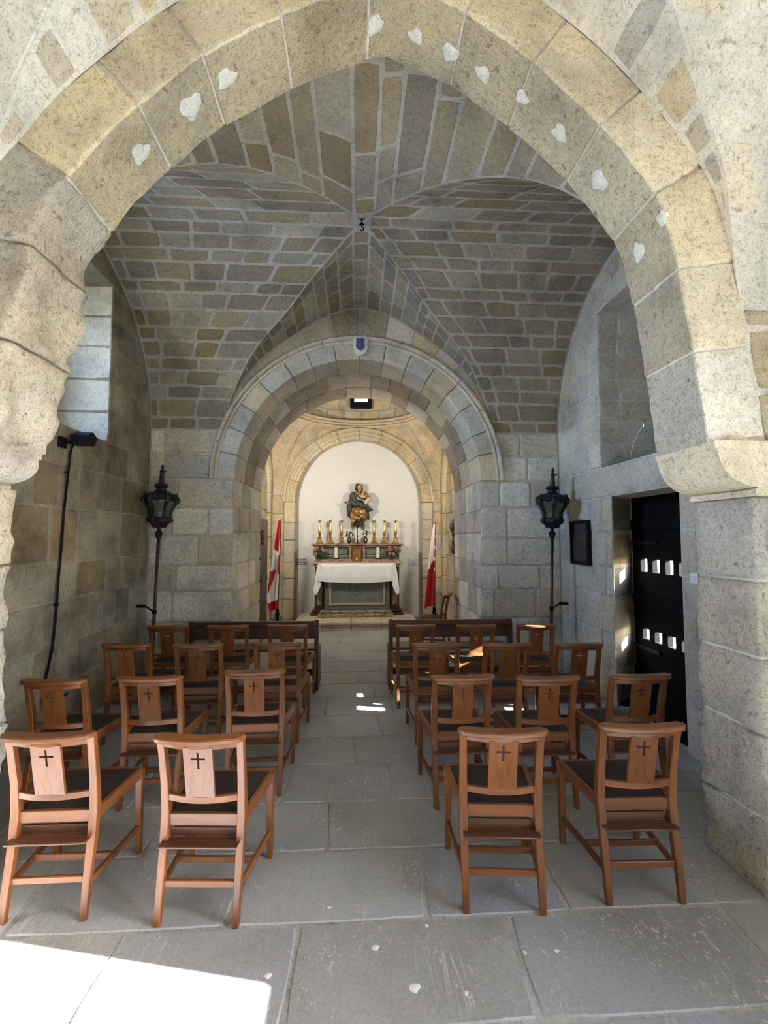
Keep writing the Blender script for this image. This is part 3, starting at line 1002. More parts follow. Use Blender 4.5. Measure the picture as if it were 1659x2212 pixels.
# rear face of the same wall
Swr = lambda u, v: np.column_stack([u, np.full_like(u, YA1 - .008), v])
fill(wf, Swr, rows_of(0, 2.9, .40), lambda v: (1.98 if v < 2.08 else 1.9, XR), (.3, .5), lambda: pick('pale', 'grey'), M_STONE, (0, 4, 2), 'stone')
fill(wf, Swr, rows_of(0, 2.9, .40), lambda v: (XL, -1.98), (.3, .5), lambda: pick('pale', 'grey'), M_STONE, (0, 4, 2), 'stone')

# ------------------------------------------------------------------ stones of the side walls, far bay
def lun(v):          # wall extent under the barrel vault at height v
    if v <= BAY_B.zs: return (YA1, YF)
    k = min(1, (v - BAY_B.zs) / BAY_B.rz)
    d = BAY_B.ry * math.sqrt(1 - k * k)
    return (BAY_B.yc - d, BAY_B.yc + d)
Sr = lambda u, v: np.column_stack([np.full_like(u, XR), u, v])
refR = (0, 4, 2)
rws = rows_of(0, 2.06, .34, .12) + rows_of(2.37, NICHE[3], .28, .1) + rows_of(NICHE[3], 4.45, .2)
fill(wr, Sr, rws, lun, (.28, .55), lambda: pick('pale', 'pale', 'grey'), M_STONE, refR, 'stone', holes=[(3.50, 4.47, 0, 2.06), NICHE], joint=.018, proud=.005)
fill(wr, Sr, [(2.06, 2.37)], lun, (1.25, 1.5), lambda: pick('grey'), M_STONE, refR, 'lintel_stone', joint=.012, proud=.005)
# splayed far jamb of the doorway
jd = np.array([.356, .26]) / np.hypot(.356, .26)
Sj = lambda u, v: np.column_stack([XR + jd[0] * u, 4.47 + jd[1] * u, v])
fill(wr, Sj, rows_of(0, 2.06, .34, .12), lambda v: (.0, .43), (.43, .5), lambda: pick('pale', 'brown'), M_STONE, (2.0, 3.6, 1), 'jamb_stone', joint=.016)
Sq = lambda u, v: np.column_stack([u, np.full_like(u, NICHE[1]), v])
fill(wr, Sq, rows_of(NICHE[2], NICHE[3], .24, .1), lambda v: (XR, XR + .60), (.26, .4), lambda: pick('grey', 'grey', 'pale'), M_STONE, (2.6, 3.5, 3), 'niche_stone', joint=.016)
Sl = lambda u, v: np.column_stack([np.full_like(u, XL), u, v])
rws = rows_of(0, 2.60, .36, .15) + rows_of(2.60, WIN_L[3], .32, .06) + rows_of(WIN_L[3], 4.45, .2)
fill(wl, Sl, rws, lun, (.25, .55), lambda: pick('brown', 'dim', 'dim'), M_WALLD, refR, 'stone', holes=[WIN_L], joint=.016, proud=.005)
Sw = lambda u, v: np.column_stack([u, np.full_like(u, WIN_L[1]), v])
fill(wl, Sw, rows_of(WIN_L[2], WIN_L[3], .32, .05), lambda v: (XL - .66, XL), (.7, .8), lambda: (.56, .54, .49), M_CLEAN, (-2.8, 3.5, 3.4), 'jamb_stone', joint=.008, proud=.003, rough=.001)
Ss = lambda u, v: np.column_stack([v, u, np.full_like(u, WIN_L[2])])
fill(wl, Ss, [(XL - .66, XL)], lambda v: (WIN_L[0], WIN_L[1]), (.6, .8), lambda: pick('pale'), M_CLEAN, (-2.8, 4, 4), 'sill_stone', joint=.008)
# a few wall stones of the viewer's bay, at the frame's edge
fill(wr, Sr, rows_of(0, 2.9, .36), lambda v: (1.20, YA0), (.35, .6), lambda: pick('near'), M_STONE, (0, 1, 2), 'stone')

MB().cells(sorted({WIN_L[0] - .02, WIN_L[1] + .02, *WIN_LO[:2]}), sorted({WIN_L[2] - .02, WIN_L[3] + .02, *WIN_LO[2:]}), lambda y, z: not inr(y, z, WIN_LO), XL - .665, XL - .55, lambda a, y, b: (y, a, b)).build('window_narrowing_slab', M_CLEAN, wl, color=PAL['pale'][0])  # unseen slab added to shrink the opening and cut its light
# windows (frames in the openings)
def window(name, x, h, label):
    w = root(name, label)
    y0, y1, z0, z1 = h
    for a, b in ((y0, y0 + .05), (y1 - .05, y1), ((y0 + y1) / 2 - .02, (y0 + y1) / 2 + .02)):
        MB().box(x - .025, x + .025, a, b, z0, z1).build('window_frame', M_BROWN, w)
    for a, b in ((z0, z0 + .05), (z1 - .05, z1)):
        MB().box(x - .022, x + .022, y0, y1, a, b).build('window_frame', M_BROWN, w)
    return w
window('window_1', XL - .62, WIN_LO, 'window in the left wall behind the stone arch')
window('window_2', XR + .62, WIN_N, 'window beside the viewer in the right wall')

# door in the right wall
door = root('door_1', 'black door with two rows of square light holes')
DX = 2.885
hy = [(4.478, 4.585), (4.288, 4.395), (4.098, 4.205), (3.922, 4.020)]
hz = [(.635, .740), (1.305, 1.435)]
yy = sorted({3.45, 4.76, *[v for h in hy for v in h]})
zz = sorted({0.0, 2.10, *[v for h in hz for v in h]})
MB().cells(yy, zz, lambda y, z: not any(a < y < b for a, b in hy) or not any(a < z < b for a, b in hz), DX, DX + .05, lambda a, y, b: (y, a, b)).build('door_leaf', M_DOOR, door)
for z in (.30, 1.02, 1.78):
    MB().box(DX - .018, DX, 3.5, 4.74, z - .05, z + .05, .004).build('door_batten', M_DOOR, door)
MB().box(2.60, 2.90, 3.50, 4.70, 0.0, .035, .01).build('door_sill', M_DOOR, door)
for zc in (.55, 1.6):
    MB().box(DX - .024, DX - .012, 4.3, 4.7, zc - .02, zc + .02, .003).build('door_hinge', M_BLACK, door)

# ------------------------------------------------------------------ far wall and sanctuary arch
YB = 7.20
CX, CZ, CR = .02, 2.35, 1.50
wfar = root('wall_far', 'far stone wall with the round sanctuary arch')
mb = MB()
mb.box(XL - .65, CX - CR - .012, YF + .008, YB, -.02, TOP)
mb.box(CX + CR + .012, XR + .65, YF + .008, YB, -.02, TOP)
ang = np.linspace(PI, 0, 61)
ax, az = CX + (CR + .012) * np.cos(ang), CZ + (CR + .012) * np.sin(ang)
for y in (YF + .008, YB):
    mb.grid(np.array([[(x, y, z), (x, y, 5.6)] for x, z in zip(ax, az)]))
mb.grid(np.array([[(x, YF + .008, z), (x, YB, z)] for x, z in zip(ax, az)]))
mb.build('mortar_core', M_MORTAR_M, wfar, fix=False)
SANC = Curve(np.column_stack([CX + CR * np.cos(ang), CZ + CR * np.sin(ang)]))
def ring_block(a, b, r, y0, y1, col, name='voussoir', mats=None, cur=SANC, fm=.05):
    return arch_block(wfar, name, cur, a, b, r, y0, y1, col, mats or [M_CLEAN, M_STONE], joint=.008, off=rng.uniform(-.003, .003), rough=.002, ch=.012, fy=4, sy=4, nt=5)
cuts = cuts_of(0, SANC.L, .29, .1)
for a, b in zip(cuts[:-1], cuts[1:]):
    ring_block(a, b, .25, YF - .025, 6.15, pick('honey', 'pale', 'grey', 'grey'))
for (y0, y1) in ((6.15, 6.70), (6.70, 7.205)):
    cuts = cuts_of(0, SANC.L, .31, .2)
    for a, b in zip(cuts[:-1], cuts[1:]):
        ring_block(a, b, .10, y0 + .006, y1, pick('dim', 'grey'), 'soffit_stone', [M_STONE, M_VAULT])
# hood moulding: two thin fillets round the outer edge
HOOD = Curve(np.column_stack([CX + 1.755 * np.cos(ang), CZ + 1.755 * np.sin(ang)]))
for r0, r1, yo in ((1.70, 1.735, .040), (1.745, 1.785, .062)):
    for k in range(12):
        a0, a1 = PI - PI * k / 12 - .003, PI - PI * (k + 1) / 12 + .003
        rg = []
        for a in np.linspace(a0, a1, 5):
            rg.append([(CX + r * math.cos(a), y, CZ + r * math.sin(a)) for r, y in ((r0, YF), (r0, YF - yo + .012), (r0 + .01, YF - yo), (r1 - .006, YF - yo), (r1, YF - yo + .008), (r1, YF))])
        MB().rings(rg).build('hood_moulding', M_CLEAN, wfar, smooth=SM, center=True, color=pick('pale'))
# filling stones between the ring and the vault cell
def Sfil(u, v):
    a = PI - u / 1.9
    t = np.clip(v, 0, 1)
    d = np.column_stack([np.cos(a), np.sin(a)])
    ro = np.full(len(a), 1.79)
    for it in range(len(a)):
        lo, hi = 1.72, 2.6
        for _ in range(26):
            m = (lo + hi) / 2
            x, z = CX + m * d[it, 0], CZ + m * d[it, 1]
            if z < float(FARB.z_at(x)): lo = m
            else: hi = m
        ro[it] = lo
    r = 1.785 + (np.maximum(ro, 1.80) - 1.785) * t
    return np.column_stack([CX + r * d[:, 0], np.full(len(a), YF), CZ + r * d[:, 1]])
us = np.linspace(1.9 * math.radians(28), 1.9 * math.radians(152), 13)
for k in range(12):
    col = (.50, .42, .30) if k in (5, 6) else pick('pale', 'grey', 'honey')
    stone(wfar, 'spandrel_stone', Sfil, [(us[k], 0.03), (us[k + 1], 0.03), (us[k + 1], .97), (us[k], .97)], np.array((0, 3, 3.)), col, M_ROUGH if k in (5, 6) else M_CLEAN, joint=.016)
# jambs of the arch and the flat wall either side
for sg in (-1, 1):
    xj = CX + sg * CR
    Sjm = lambda u, v, xj=xj: np.column_stack([np.full_like(u, xj), u, v])
    fill(wfar, Sjm, rows_of(0, CZ, .36, .12), lambda v: (YF, YB), (.40, .62), lambda: pick('pale', 'near', 'grey'), M_STONE, (0, 6.4, 1), 'jamb_stone', joint=.012)
    Sfw = lambda u, v: np.column_stack([u, np.full_like(u, YF), v])
    fcol = (lambda: pick('near', 'pale', 'grey', 'near')) if sg < 0 else (lambda: pick('pale', 'near', 'near'))
    for rws_, ri in ((rows_of(0, CZ, .33, .12), CR), (rows_of(CZ, BAY_B.zs, .30, .1), 1.79)):
        lim = (lambda v, ri=ri: (XL, CX - ri)) if sg < 0 else (lambda v, ri=ri: (CX + ri, XR))
        fill(wfar, Sfw, rws_, lim, (.36, .62), fcol, M_STONE, (0, 3, 1), 'stone', joint=.020, proud=.005)
# ------------------------------------------------------------------ sanctuary
SX, YN, YP = 1.80, 9.50, 9.75
YD = (YB + YN) / 2
ws = root('wall_sanctuary', 'stone walls of the domed sanctuary')
MB().box(-2.6, -SX - .01, YB, 10.2, -.02, 5.6).box(SX + .01, 2.6, YB, 10.2, -.02, 5.6).build('mortar_core', M_MORTAR, ws)
NX, NZ, NR = .03, 2.37, 1.30
mb = MB()
nx_, nz_ = NX + (NR + .012) * np.cos(ang), NZ + (NR + .012) * np.sin(ang)
mb.grid(np.array([[(x, YN + .01, z), (x, YN + .01, 5.6)] for x, z in zip(nx_, nz_)]))
mb.grid(np.array([[(x, YN + .01, z), (x, YP, z)] for x, z in zip(nx_, nz_)]))
mb.box(-SX - .1, NX - NR - .012, YN + .01, YP + .3, -.02, 5.6).box(NX + NR + .012, SX + .1, YN + .01, YP + .3, -.02, 5.6)
mb.build('mortar_core', M_MORTAR, ws, fix=False)
wn = root('wall_niche', 'white plastered niche wall behind the altar')
MB().box(NX - NR - .1, NX + NR + .1, YP, YP + .2, -.02, NZ + NR + .1).build('plaster_back', M_PLASTER, wn)
NCUR = Curve(np.column_stack([NX + NR * np.cos(ang), NZ + NR * np.sin(ang)]))
cuts = cuts_of(0, NCUR.L, .42, .08)
for a, b in zip(cuts[:-1], cuts[1:]):
    arch_block(ws, 'archivolt_stone', NCUR, a, b, .215, YN - .045, YP - .002, pick('honey', 'honey', 'pale'), [M_CLEAN, M_CLEAN], joint=.007, rough=.001, ch=.03, fy=3, sy=2, nt=6)
for r0, r1, yo in ((.05, .075, .06), (.12, .15, .068), (.19, .235, .085)):
    for k in range(10):
        rg = []
        for a in np.linspace(PI - PI * k / 10 - .003, PI - PI * (k + 1) / 10 + .003, 6):
            rg.append([(NX + (NR + r) * math.cos(a), y, NZ + (NR + r) * math.sin(a)) for r, y in ((r0, YN), (r0, YN - yo + .01), (r0 + .008, YN - yo), (r1 - .008, YN - yo), (r1, YN - yo + .008), (r1, YN))])
        MB().rings(rg).build('archivolt_moulding', M_CLEAN, ws, smooth=SM, center=True, color=PAL['honey'][3])
for sg in (-1, 1):
    x0, x1 = NX + sg * NR, NX + sg * (NR + .215)
    for z0, z1 in rows_of(0, NZ, .40, .1):
        MB().box(min(x0, x1), max(x0, x1), YN - .04, YP - .002, z0 + .004, z1 - .004, .01).build('pilaster_stone', M_STONE, ws, smooth=SM, center=True, color=pick('honey', 'pale', 'pale'))
    Snw = lambda u, v: np.column_stack([u, np.full_like(u, YN), v])
    fill(ws, Snw, rows_of(0, 3.0, .42), (lambda v: (-SX, NX - NR - .22)) if sg < 0 else (lambda v: (NX + NR + .22, SX)), (.3, .5), lambda: pick('honey', 'pale', 'pale'), M_STONE, (0, 8, 1), 'stone', joint=.012)
    Ssw = lambda u, v, sg=sg: np.column_stack([np.full_like(u, sg * SX), u, v])
    fill(ws, Ssw, rows_of(0, 3.4, .40), lambda v: (YB, YN), (.45, .7), lambda: pick('honey', 'pale', 'honey'), M_STONE, (0, 8.3, 1), 'stone', joint=.012)
    # side wall arch moulding
    for k in range(8):
        rg = []
        for a in np.linspace(PI - PI * k / 8 - .003, PI - PI * (k + 1) / 8 + .003, 5):
            rg.append([(sg * (SX - d), YD + r * math.cos(a), 2.55 + r * math.sin(a)) for r, d in ((.93, 0), (.93, .07), (.97, .09), (1.08, .09), (1.12, .05), (1.12, 0))])
        MB().rings(rg).build('side_arch_moulding', M_CLEAN, ws, smooth=SM, center=True, color=PAL['honey'][3])
    for yj in (YD - 1.025, YD + 1.025):
        for z0, z1 in rows_of(0, 2.55, .42, .08):
            a, b = sg * SX, sg * (SX - .08)
            MB().box(min(a, b), max(a, b), yj - .095, yj + .095, z0 + .003, z1 - .003, .008).build('side_pilaster_stone', M_STONE, ws, smooth=SM, center=True, color=pick('honey', 'pale'))

cs = root('ceiling_sanctuary', 'pendentives and shallow dome of the sanctuary')
RXd, RYd, ZR = 1.22, 1.14, 3.93
def pend(u, v):
    al = u
    ca, sa = np.cos(al), np.sin(al)
    hx, hy_ = SX, (YN - YB) / 2 - .002
    k = np.minimum(hx / np.maximum(np.abs(ca), 1e-6), hy_ / np.maximum(np.abs(sa), 1e-6))
    bx, by = ca * k, sa * k
    side = hx / np.maximum(np.abs(ca), 1e-6) < hy_ / np.maximum(np.abs(sa), 1e-6)
    zb1 = NZ + np.sqrt(np.maximum(.02, 1.52 ** 2 - np.minimum(1.5, np.abs(bx)) ** 2))
    zb2 = 2.55 + np.sqrt(np.maximum(.02, 1.12 ** 2 - np.minimum(1.1, np.abs(by)) ** 2))
    zb = np.where(side, zb2, zb1)
    tx, ty = RXd * ca, RYd * sa
    t = np.clip(v, 0, 1)
    b = .18 * np.sin(t * PI) * np.clip((np.hypot(bx, by) - np.hypot(tx, ty)) * 2, 0, 1)
    return np.column_stack([bx + (tx - bx) * t + ca * b, YD + by + (ty - by) * t + sa * b, zb + (ZR - zb) * t + .3 * b])
A_ = np.linspace(0, 2 * PI, 145)
T_ = np.linspace(0, 1, 10)
P = np.array([pend(np.full(10, a), T_) for a in A_])
MB().grid(P).build('pendentive', M_STONE, cs, smooth=True, fix=False, color=PAL['honey'][2])
refD = np.array((0, YD, 2.0))
for a0, a1 in zip(np.linspace(0, PI, 19)[:-1], np.linspace(0, PI, 19)[1:]):
    for v0, v1 in ((.02, .5), (.5, .98)):
        o = (a1 - a0) / 2 if v0 < .3 else 0
        p = pend(np.array([a0 + o, a0 + o]), np.array([v0, v1]))
        if np.linalg.norm(p[1] - p[0]) < .06: continue
        # uv here are (angle, fraction): scale the joints by hand
        q = [(a0 + o + .004, v0 + .01), (a1 + o - .004, v0 + .01), (a1 + o - .004, v1 - .01), (a0 + o + .004, v1 - .01)]
        stone(cs, 'pendentive_stone', pend, q, refD, pick('honey', 'pale', 'honey'), M_STONE, joint=.002, proud=.006, rough=.002)
# cornice ring
for r_in, z0, z1 in ((-.03, 3.90, 3.95), (-.06, 3.955, 4.00), (-.10, 4.005, 4.055)):
    for k in range(16):
        rg = []
        for a in np.linspace(2 * PI * k / 16, 2 * PI * (k + 1) / 16, 5):
            rg.append([((RXd + d) * math.cos(a), YD + (RYd + d) * math.sin(a), z) for d, z in ((.08, z0), (r_in + .012, z0), (r_in, z0 + .012), (r_in, z1 - .01), (r_in + .01, z1), (.08, z1))])
        MB().rings(rg).build('cornice_moulding', M_CLEAN, cs, smooth=SM, center=True, color=PAL['honey'][3])
def Sdome(u, v):
    return np.column_stack([RXd * np.cos(u) * np.cos(v), YD + RYd * np.sin(u) * np.cos(v), 4.05 + .95 * np.sin(v)])
P = np.array([Sdome(np.full(14, a), np.linspace(0, PI / 2, 14)) for a in A_])
MB().grid(P).build('dome', M_MORTAR, cs, smooth=True, fix=False)
for v0, v1 in ((.0, .22), (.22, .44), (.44, .66)):
    o = rng.uniform(0, .2)
    for k in range(9):
        a0, a1 = .25 + o + (PI - .4) * k / 9, .25 + o + (PI - .4) * (k + 1) / 9
        stone(cs, 'dome_stone', Sdome, [(a0, v0 + .004), (a1 - .006, v0 + .004), (a1 - .006, v1 - .004), (a0, v1 - .004)], refD, pick('honey', 'pale', 'honey'), M_STONE, joint=.002, proud=.005, rough=.002)
# small window in the dome
w4 = root('window_3', 'small dark window at the foot of the dome')
MB().box(-.155, .285, 9.30, 9.46, 4.30, 4.47, .004).build('window_recess', M_BLACK, w4)
MB().box(-.07, .20, 9.285, 9.302, 4.41, 4.465, .004).build('window_pane', M_SKYPANE, w4)

# ------------------------------------------------------------------ altar platform
plat = thing('altar_platform', 'pale stone step carrying the altar', 'step', (0, 8.34, 0))
xb = [-1.12, -.62, -.10, .45, 1.08]
for a, b in zip(xb[:-1], xb[1:]):
    MB().box(a + .002, b - .002, -.03, 1.12, .105, .15, .008).build('tread_slab', M_CLEAN, plat, smooth=SM, color=(.58, .50, .37))
    MB().box(a + .002, b - .002, .0, 1.12, 0, .103, .004).build('riser_stone', M_CLEAN, plat, smooth=SM, color=(.52, .45, .34))

# ------------------------------------------------------------------ altar
AZ = .15
al = thing('altar', 'marble altar with green front panel and burgundy pilasters', 'altar', (0, 8.90, AZ))
def apart(name, m, mb, parent=al, smooth=SM): return mb.build(name, m, parent, smooth=smooth)
apart('plinth', M_MMIX, MB().box(-.735, .69, -.10, .12, 0, .07, .01).box(-.70, .655, -.07, .12, .07, .13, .02))
apart('side_base', M_MBURG, MB().box(-.90, .90, .14, .84, 0, .05, .006).box(-.87, .87, .16, .84, .05, .11, .02))
apart('body', M_MBURG, MB().box(-.80, .80, .20, .84, .11, .98))
for s in (-1, 1):
    p = apart('pilaster', M_MBURG, MB().box(min(s * .64, s * .82), max(s * .64, s * .82), .17, .30, .11, .93, .012))
    apart('pilaster_panel', M_MMIX, MB().box(s * .73 - .05, s * .73 + .05, .158, .172, .2, .85, .004), p)
apart('cornice', M_MTAN, MB().box(-.84, .84, .15, .84, .93, .98, .01).box(-.885, .885, .12, .84, .98, 1.03, .012))
fr = apart('front_panel', M_MGREY, MB().box(-.60, .60, -.01, .2, .13, .96))
for nm, m, a, b in (('green_border', M_MGREEN, .0, .085), ('tan_border', M_MTAN, .085, .135)):
    w, h0, h1 = .62, .13, .96
    d = -.03 if nm == 'green_border' else -.045
    for x0, x1, z0, z1 in ((-w + a, w - a, h0 + a, h0 + b), (-w + a, w - a, h1 - b, h1 - a), (-w + a, -w + b, h0 + b, h1 - b), (w - b, w - a, h0 + b, h1 - b)):
        apart(nm, m, MB().box(x0, x1, d, 0, z0, z1, .006))
hb = MB()
heart = [(math.sin(t) ** 3 * .06, (13 * math.cos(t) - 5 * math.cos(2 * t) - 2 * math.cos(3 * t) - math.cos(4 * t)) / 16 * .065) for t in np.linspace(0, 2 * PI, 28)[:-1]]
hb.prism([(x - .01, z + .56) for x, z in heart], -.022, -.008)
apart('heart_emblem', M_MGREEN, hb, fr)
apart('emblem_wreath', M_MGREEN, MB().tube([(-.01 + .13 * math.cos(a), -.012, .56 + .15 * math.sin(a)) for a in np.linspace(0, 2 * PI, 25)], .008, 6), fr)
apart('table_slab', M_MTAN, MB().box(-.72, .70, -.08, .3, .96, 1.0, .008))
# gradine
gr = apart('gradine', M_MGREEN, MB().box(-.83, .83, .30, .84, 1.0, 1.33))
apart('gradine_ledge', M_MMIX, MB().box(-.845, .845, .20, .34, 1.0, 1.06, .012))
apart('ledge_top', M_MTAN, MB().box(-.83, .83, .21, .33, 1.06, 1.075, .005))
for x0, x1 in ((-.72, -.18), (.16, .72)):
    p = apart('gradine_panel', M_MGREY, MB().box(x0, x1, .28, .31, 1.16, 1.26, .008))
    apart('panel_moulding', M_MTAN, MB().box(x0 - .02, x1 + .02, .285, .305, 1.12, 1.15, .006), p)
for s in (-1, 1):
    sp = [(s * (.80 + .055 * math.cos(a) * (1 - i * .025)), .27, 1.25 + .08 * math.sin(a) * (1 - i * .02)) for i, a in enumerate(np.linspace(-1.5, 4.2, 20))]
    apart('scroll_bracket', M_MMIX, MB().tube(sp, .022, 8))
apart('top_shelf', M_MSHELF, MB().box(-.87, .87, .24, .84, 1.32, 1.345, .008).box(-.905, .905, .21, .84, 1.345, 1.375, .01))
tb = apart('tabernacle', M_BROWN, MB().box(-.105, .085, .20, .34, 1.0, 1.33, .008))
for x in (-.155, .105):
    apart('tabernacle_pilaster', M_MMIX, MB().box(x, x + .045, .23, .34, 1.0, 1.32, .006), tb)
arc = [(-.075, 1.03), (.055, 1.03), (.055, 1.22)] + [(-.01 + .065 * math.cos(a), 1.22 + .065 * math.sin(a)) for a in np.linspace(0.2, PI - .2, 9)] + [(-.075, 1.22)]
dr = apart('tabernacle_door', plain('tabernacle_door_gilt', (.30, .15, .05), .4, .5, var=.4, vscale=40), MB().prism(arc, .188, .202), tb)
apart('chalice_emblem', M_GOLD, MB().lathe([(.003, 0), (.022, .002), (.006, .02), (.006, .05), (.02, .07), (.022, .10), (.018, .10)], 10, (-.01, .184, 1.07), sy=.3), dr)

# altar cloth
def cloth():
    rows = []
    prof = [(.19, 0), (.10, 0), (-.06, 0), (-.085, -.004), (-.10, -.02)] + [(-.105 - .004 * k, -.02 - .03 * k) for k in range(1, 11)]
    xs_ = np.linspace(-.735, .715, 49)
    P = np.zeros((len(prof), len(xs_), 3))
    for i, (y, dz) in enumerate(prof):
        for j, x in enumerate(xs_):
            dn = -dz
            sag = 1 + .12 * math.cos((x + .01) / .72 * PI / 2)
            fold = .010 * math.sin(x * 34 + 1.2 * math.sin(x * 9)) * min(1, dn / .1) * (.4 + abs(x) ** 1.5 * 1.6)
            P[i, j] = (x * (1 + .02 * dn), y - fold - .012 * math.sin(x * 7) * dn, 1.004 + dz * sag)
    return P
ac = thing('altar_cloth', 'white lace-edged cloth draped over the altar table', 'cloth', (0, 8.90, AZ))
P = cloth()
MB().grid(P[:-3]).build('cloth_front', M_CLOTH, ac, smooth=True, fix=False)
MB().grid(P[-4:]).build('lace_edge', M_LACE, ac, smooth=True, fix=False)
for s, xe in ((-1, -.735), (1, .715)):
    n, m_ = 16, 8
    P = np.zeros((n, m_, 3))
    for i in range(n):
        for j in range(m_):
            t, q = i / (n - 1), j / (m_ - 1)
            drop = t * (.56 - .18 * q)
            P[i, j] = (xe + s * (.004 + .10 * t * (1 - .3 * q) + .016 * math.sin(q * 9 + 3 * t) * t), -.105 + q * .20 - .02 * math.sin(t * 5) * (1 - q), 1.004 - drop)
    MB().grid(P).build('cloth_side', M_CLOTH, ac, smooth=True, fix=False)
    P = np.zeros((18, 9, 3))
    for i in range(18):
        for j in range(9):
            t, q = i / 17, j / 8
            drop = t * (.40 + .17 * math.sin(min(1, q * 1.35) * PI / 2) - .06 * max(0, q - .75) * 4)
            xi, xo = xe - s * .055, xe + s * (.004 + .085 * t ** .8)
            P[i, j] = (xi + (xo - xi) * q, -.118 - .05 * t * math.sin(q * PI) - .012 * math.sin(q * 7 + 2 * t), 1.0 - drop)
    MB().grid(P).build('corner_fold', M_CLOTH, ac, smooth=True, fix=False)

# things on the altar
SHZ = AZ + 1.375
ORD = ['leftmost', 'second from the left', 'third from the left', 'third from the right', 'second from the right', 'rightmost']
def candlestick(x, lab):
    t = thing('candlestick', lab, 'candlestick', (x, 9.40, SHZ), 0, 'gilt candlesticks on the altar shelf')
    b = MB()
    for k in range(3):
        a = PI / 2 + 2 * PI * k / 3 + PI
        b.ell((.056 * math.cos(a), .056 * math.sin(a), .020), (.028, .028, .020), seg=10)
    b.lathe([(.068, .014), (.062, .034), (.048, .055), (.040, .10), (.044, .118), (.028, .128)], 6)
    b.build('foot', M_GOLD, t, smooth=SM)
    MB().lathe([(.016, .122), (.027, .135), (.016, .15), (.030, .20), (.033, .235), (.024, .30), (.014, .38), (.012, .42), (.022, .432), (.014, .44)], 14).build('stem', M_GOLD, t, smooth=SM)
    MB().lathe([(.008, .44), (.042, .455), (.045, .463), (.02, .463)], 14).build('drip_pan', M_GOLD, t, smooth=SM)
    MB().lathe([(.029, .46), (.0295, .535), (.022, .545), (.003, .543)], 14).build('candle', M_WAX, t, smooth=SM)
    return t
for x, l in zip((-.76, -.546, -.32, .339, .547, .775), ORD):
    candlestick(x, f'gilt candlestick with white candle on the altar shelf, {l} of the six')
r2 = random.Random(5)
def bouquet(t, c, r, n, petals, h):
    lf = MB()
    for k in range(n):
        a, e = r2.uniform(0, 2 * PI), r2.uniform(.1, 1.2)
        d = Vector((math.cos(a) * math.cos(e), -.20 + .20 * math.sin(a) * math.cos(e), math.sin(e)))
        p = Vector(c) + d * r * r2.uniform(.5, 1)
        lf.ell(p, (r * .30, r * .10, r * .13), (r2.uniform(-1, 1), r2.uniform(-1, 1), a), 6)
        lf.tube([c, p], r * .03, 4)
    lf.build('leaves', M_GREEN, t, smooth=True)
    for k in range(petals[0]):
        a, e = r2.uniform(0, 2 * PI), r2.uniform(.15, 1.4)
        p = Vector(c) + Vector((math.cos(a) * math.cos(e), -abs(.7 * math.sin(a)) * math.cos(e), math.sin(e) * h)) * r * r2.uniform(.8, 1.1)
        f = MB()
        for q in range(5):
            b = 2 * PI * q / 5
            f.ell(p + Vector((math.cos(b), -.3, math.sin(b))) * r * .12, (r * .12, r * .06, r * .12), seg=6)
        f.build('flower', petals[1], t, smooth=True)
for x, l in ((-.165, 'left'), (.165, 'right')):
    t = thing('flower_vase', f'small dark vase of white flowers, {l} of the cross stand on the altar shelf', 'vase', (x, 9.38, SHZ), 0, 'small dark vases on the altar shelf')
    v = MB().lathe([(.032, 0), (.027, .012), (.042, .05), (.046, .08), (.034, .115), (.024, .13), (.034, .15), (.03, .15)], 14).build('vase_body', plain('dark_glazed_vase', (.03, .012, .01), .25) if l == 'left' else bpy.data.materials['dark_glazed_vase'], t, smooth=True)
    MB().prism([(0, .055), (.011, .08), (0, .105), (-.011, .08)], -.050, -.040).build('white_lozenge', M_IVORY, v)
    bouquet(t, (0, 0, .16), .11, 18, (5, M_IVORY), 1.0)
t = thing('cross_stand', 'slender dark metal stand at the middle of the altar shelf', 'stand', (0, 9.36, SHZ))
MB().lathe([(.06, 0), (.055, .012), (.02, .03), (.012, .06), (.02, .075), (.009, .09), (.008, .12), (.02, .135), (.008, .15), (.007, .36), (.014, .375)], 12).build('pole', M_BRONZE, t, smooth=SM)
MB().box(-.02, .02, -.008, .008, .15, .168, .002).build('cross_bar', M_BRONZE, t)
for x, l in ((-.415, 'left'), (.405, 'right')):
    t = thing('pillar_candle', f'thick cream candle in black dish, {l} of the altar tabernacle', 'candle', (x, 9.17, AZ + 1.075), 0, 'thick cream candles on the altar ledge')
    MB().lathe([(.03, 0), (.055, .004), (.058, .018), (.03, .018)], 16).build('dish', M_BLACK, t, smooth=SM)
    MB().lathe([(.036, .016), (.036, .225), (.026, .23), (.003, .222)], 16).build('wax_body', M_WAX, t, smooth=SM)
    MB().tube([(0, 0, .22), (.001, 0, .24)], .002, 5).build('wick', M_BLACK, t)
for x, l in ((-.72, 'left'), (.68, 'right')):
    t = thing('flower_arrangement', f'pink and green flower arrangement at the {l} end of the altar ledge', 'flowers', (x, 9.13, AZ + 1.078), 0, 'pink flower arrangements')
    MB().lathe([(.04, 0), (.045, .03), (.035, .035)], 12).build('holder', M_GREEN, t, smooth=SM)
    bouquet(t, (0, -.03, .06), .145, 30, (7, M_PINK), 1.25)

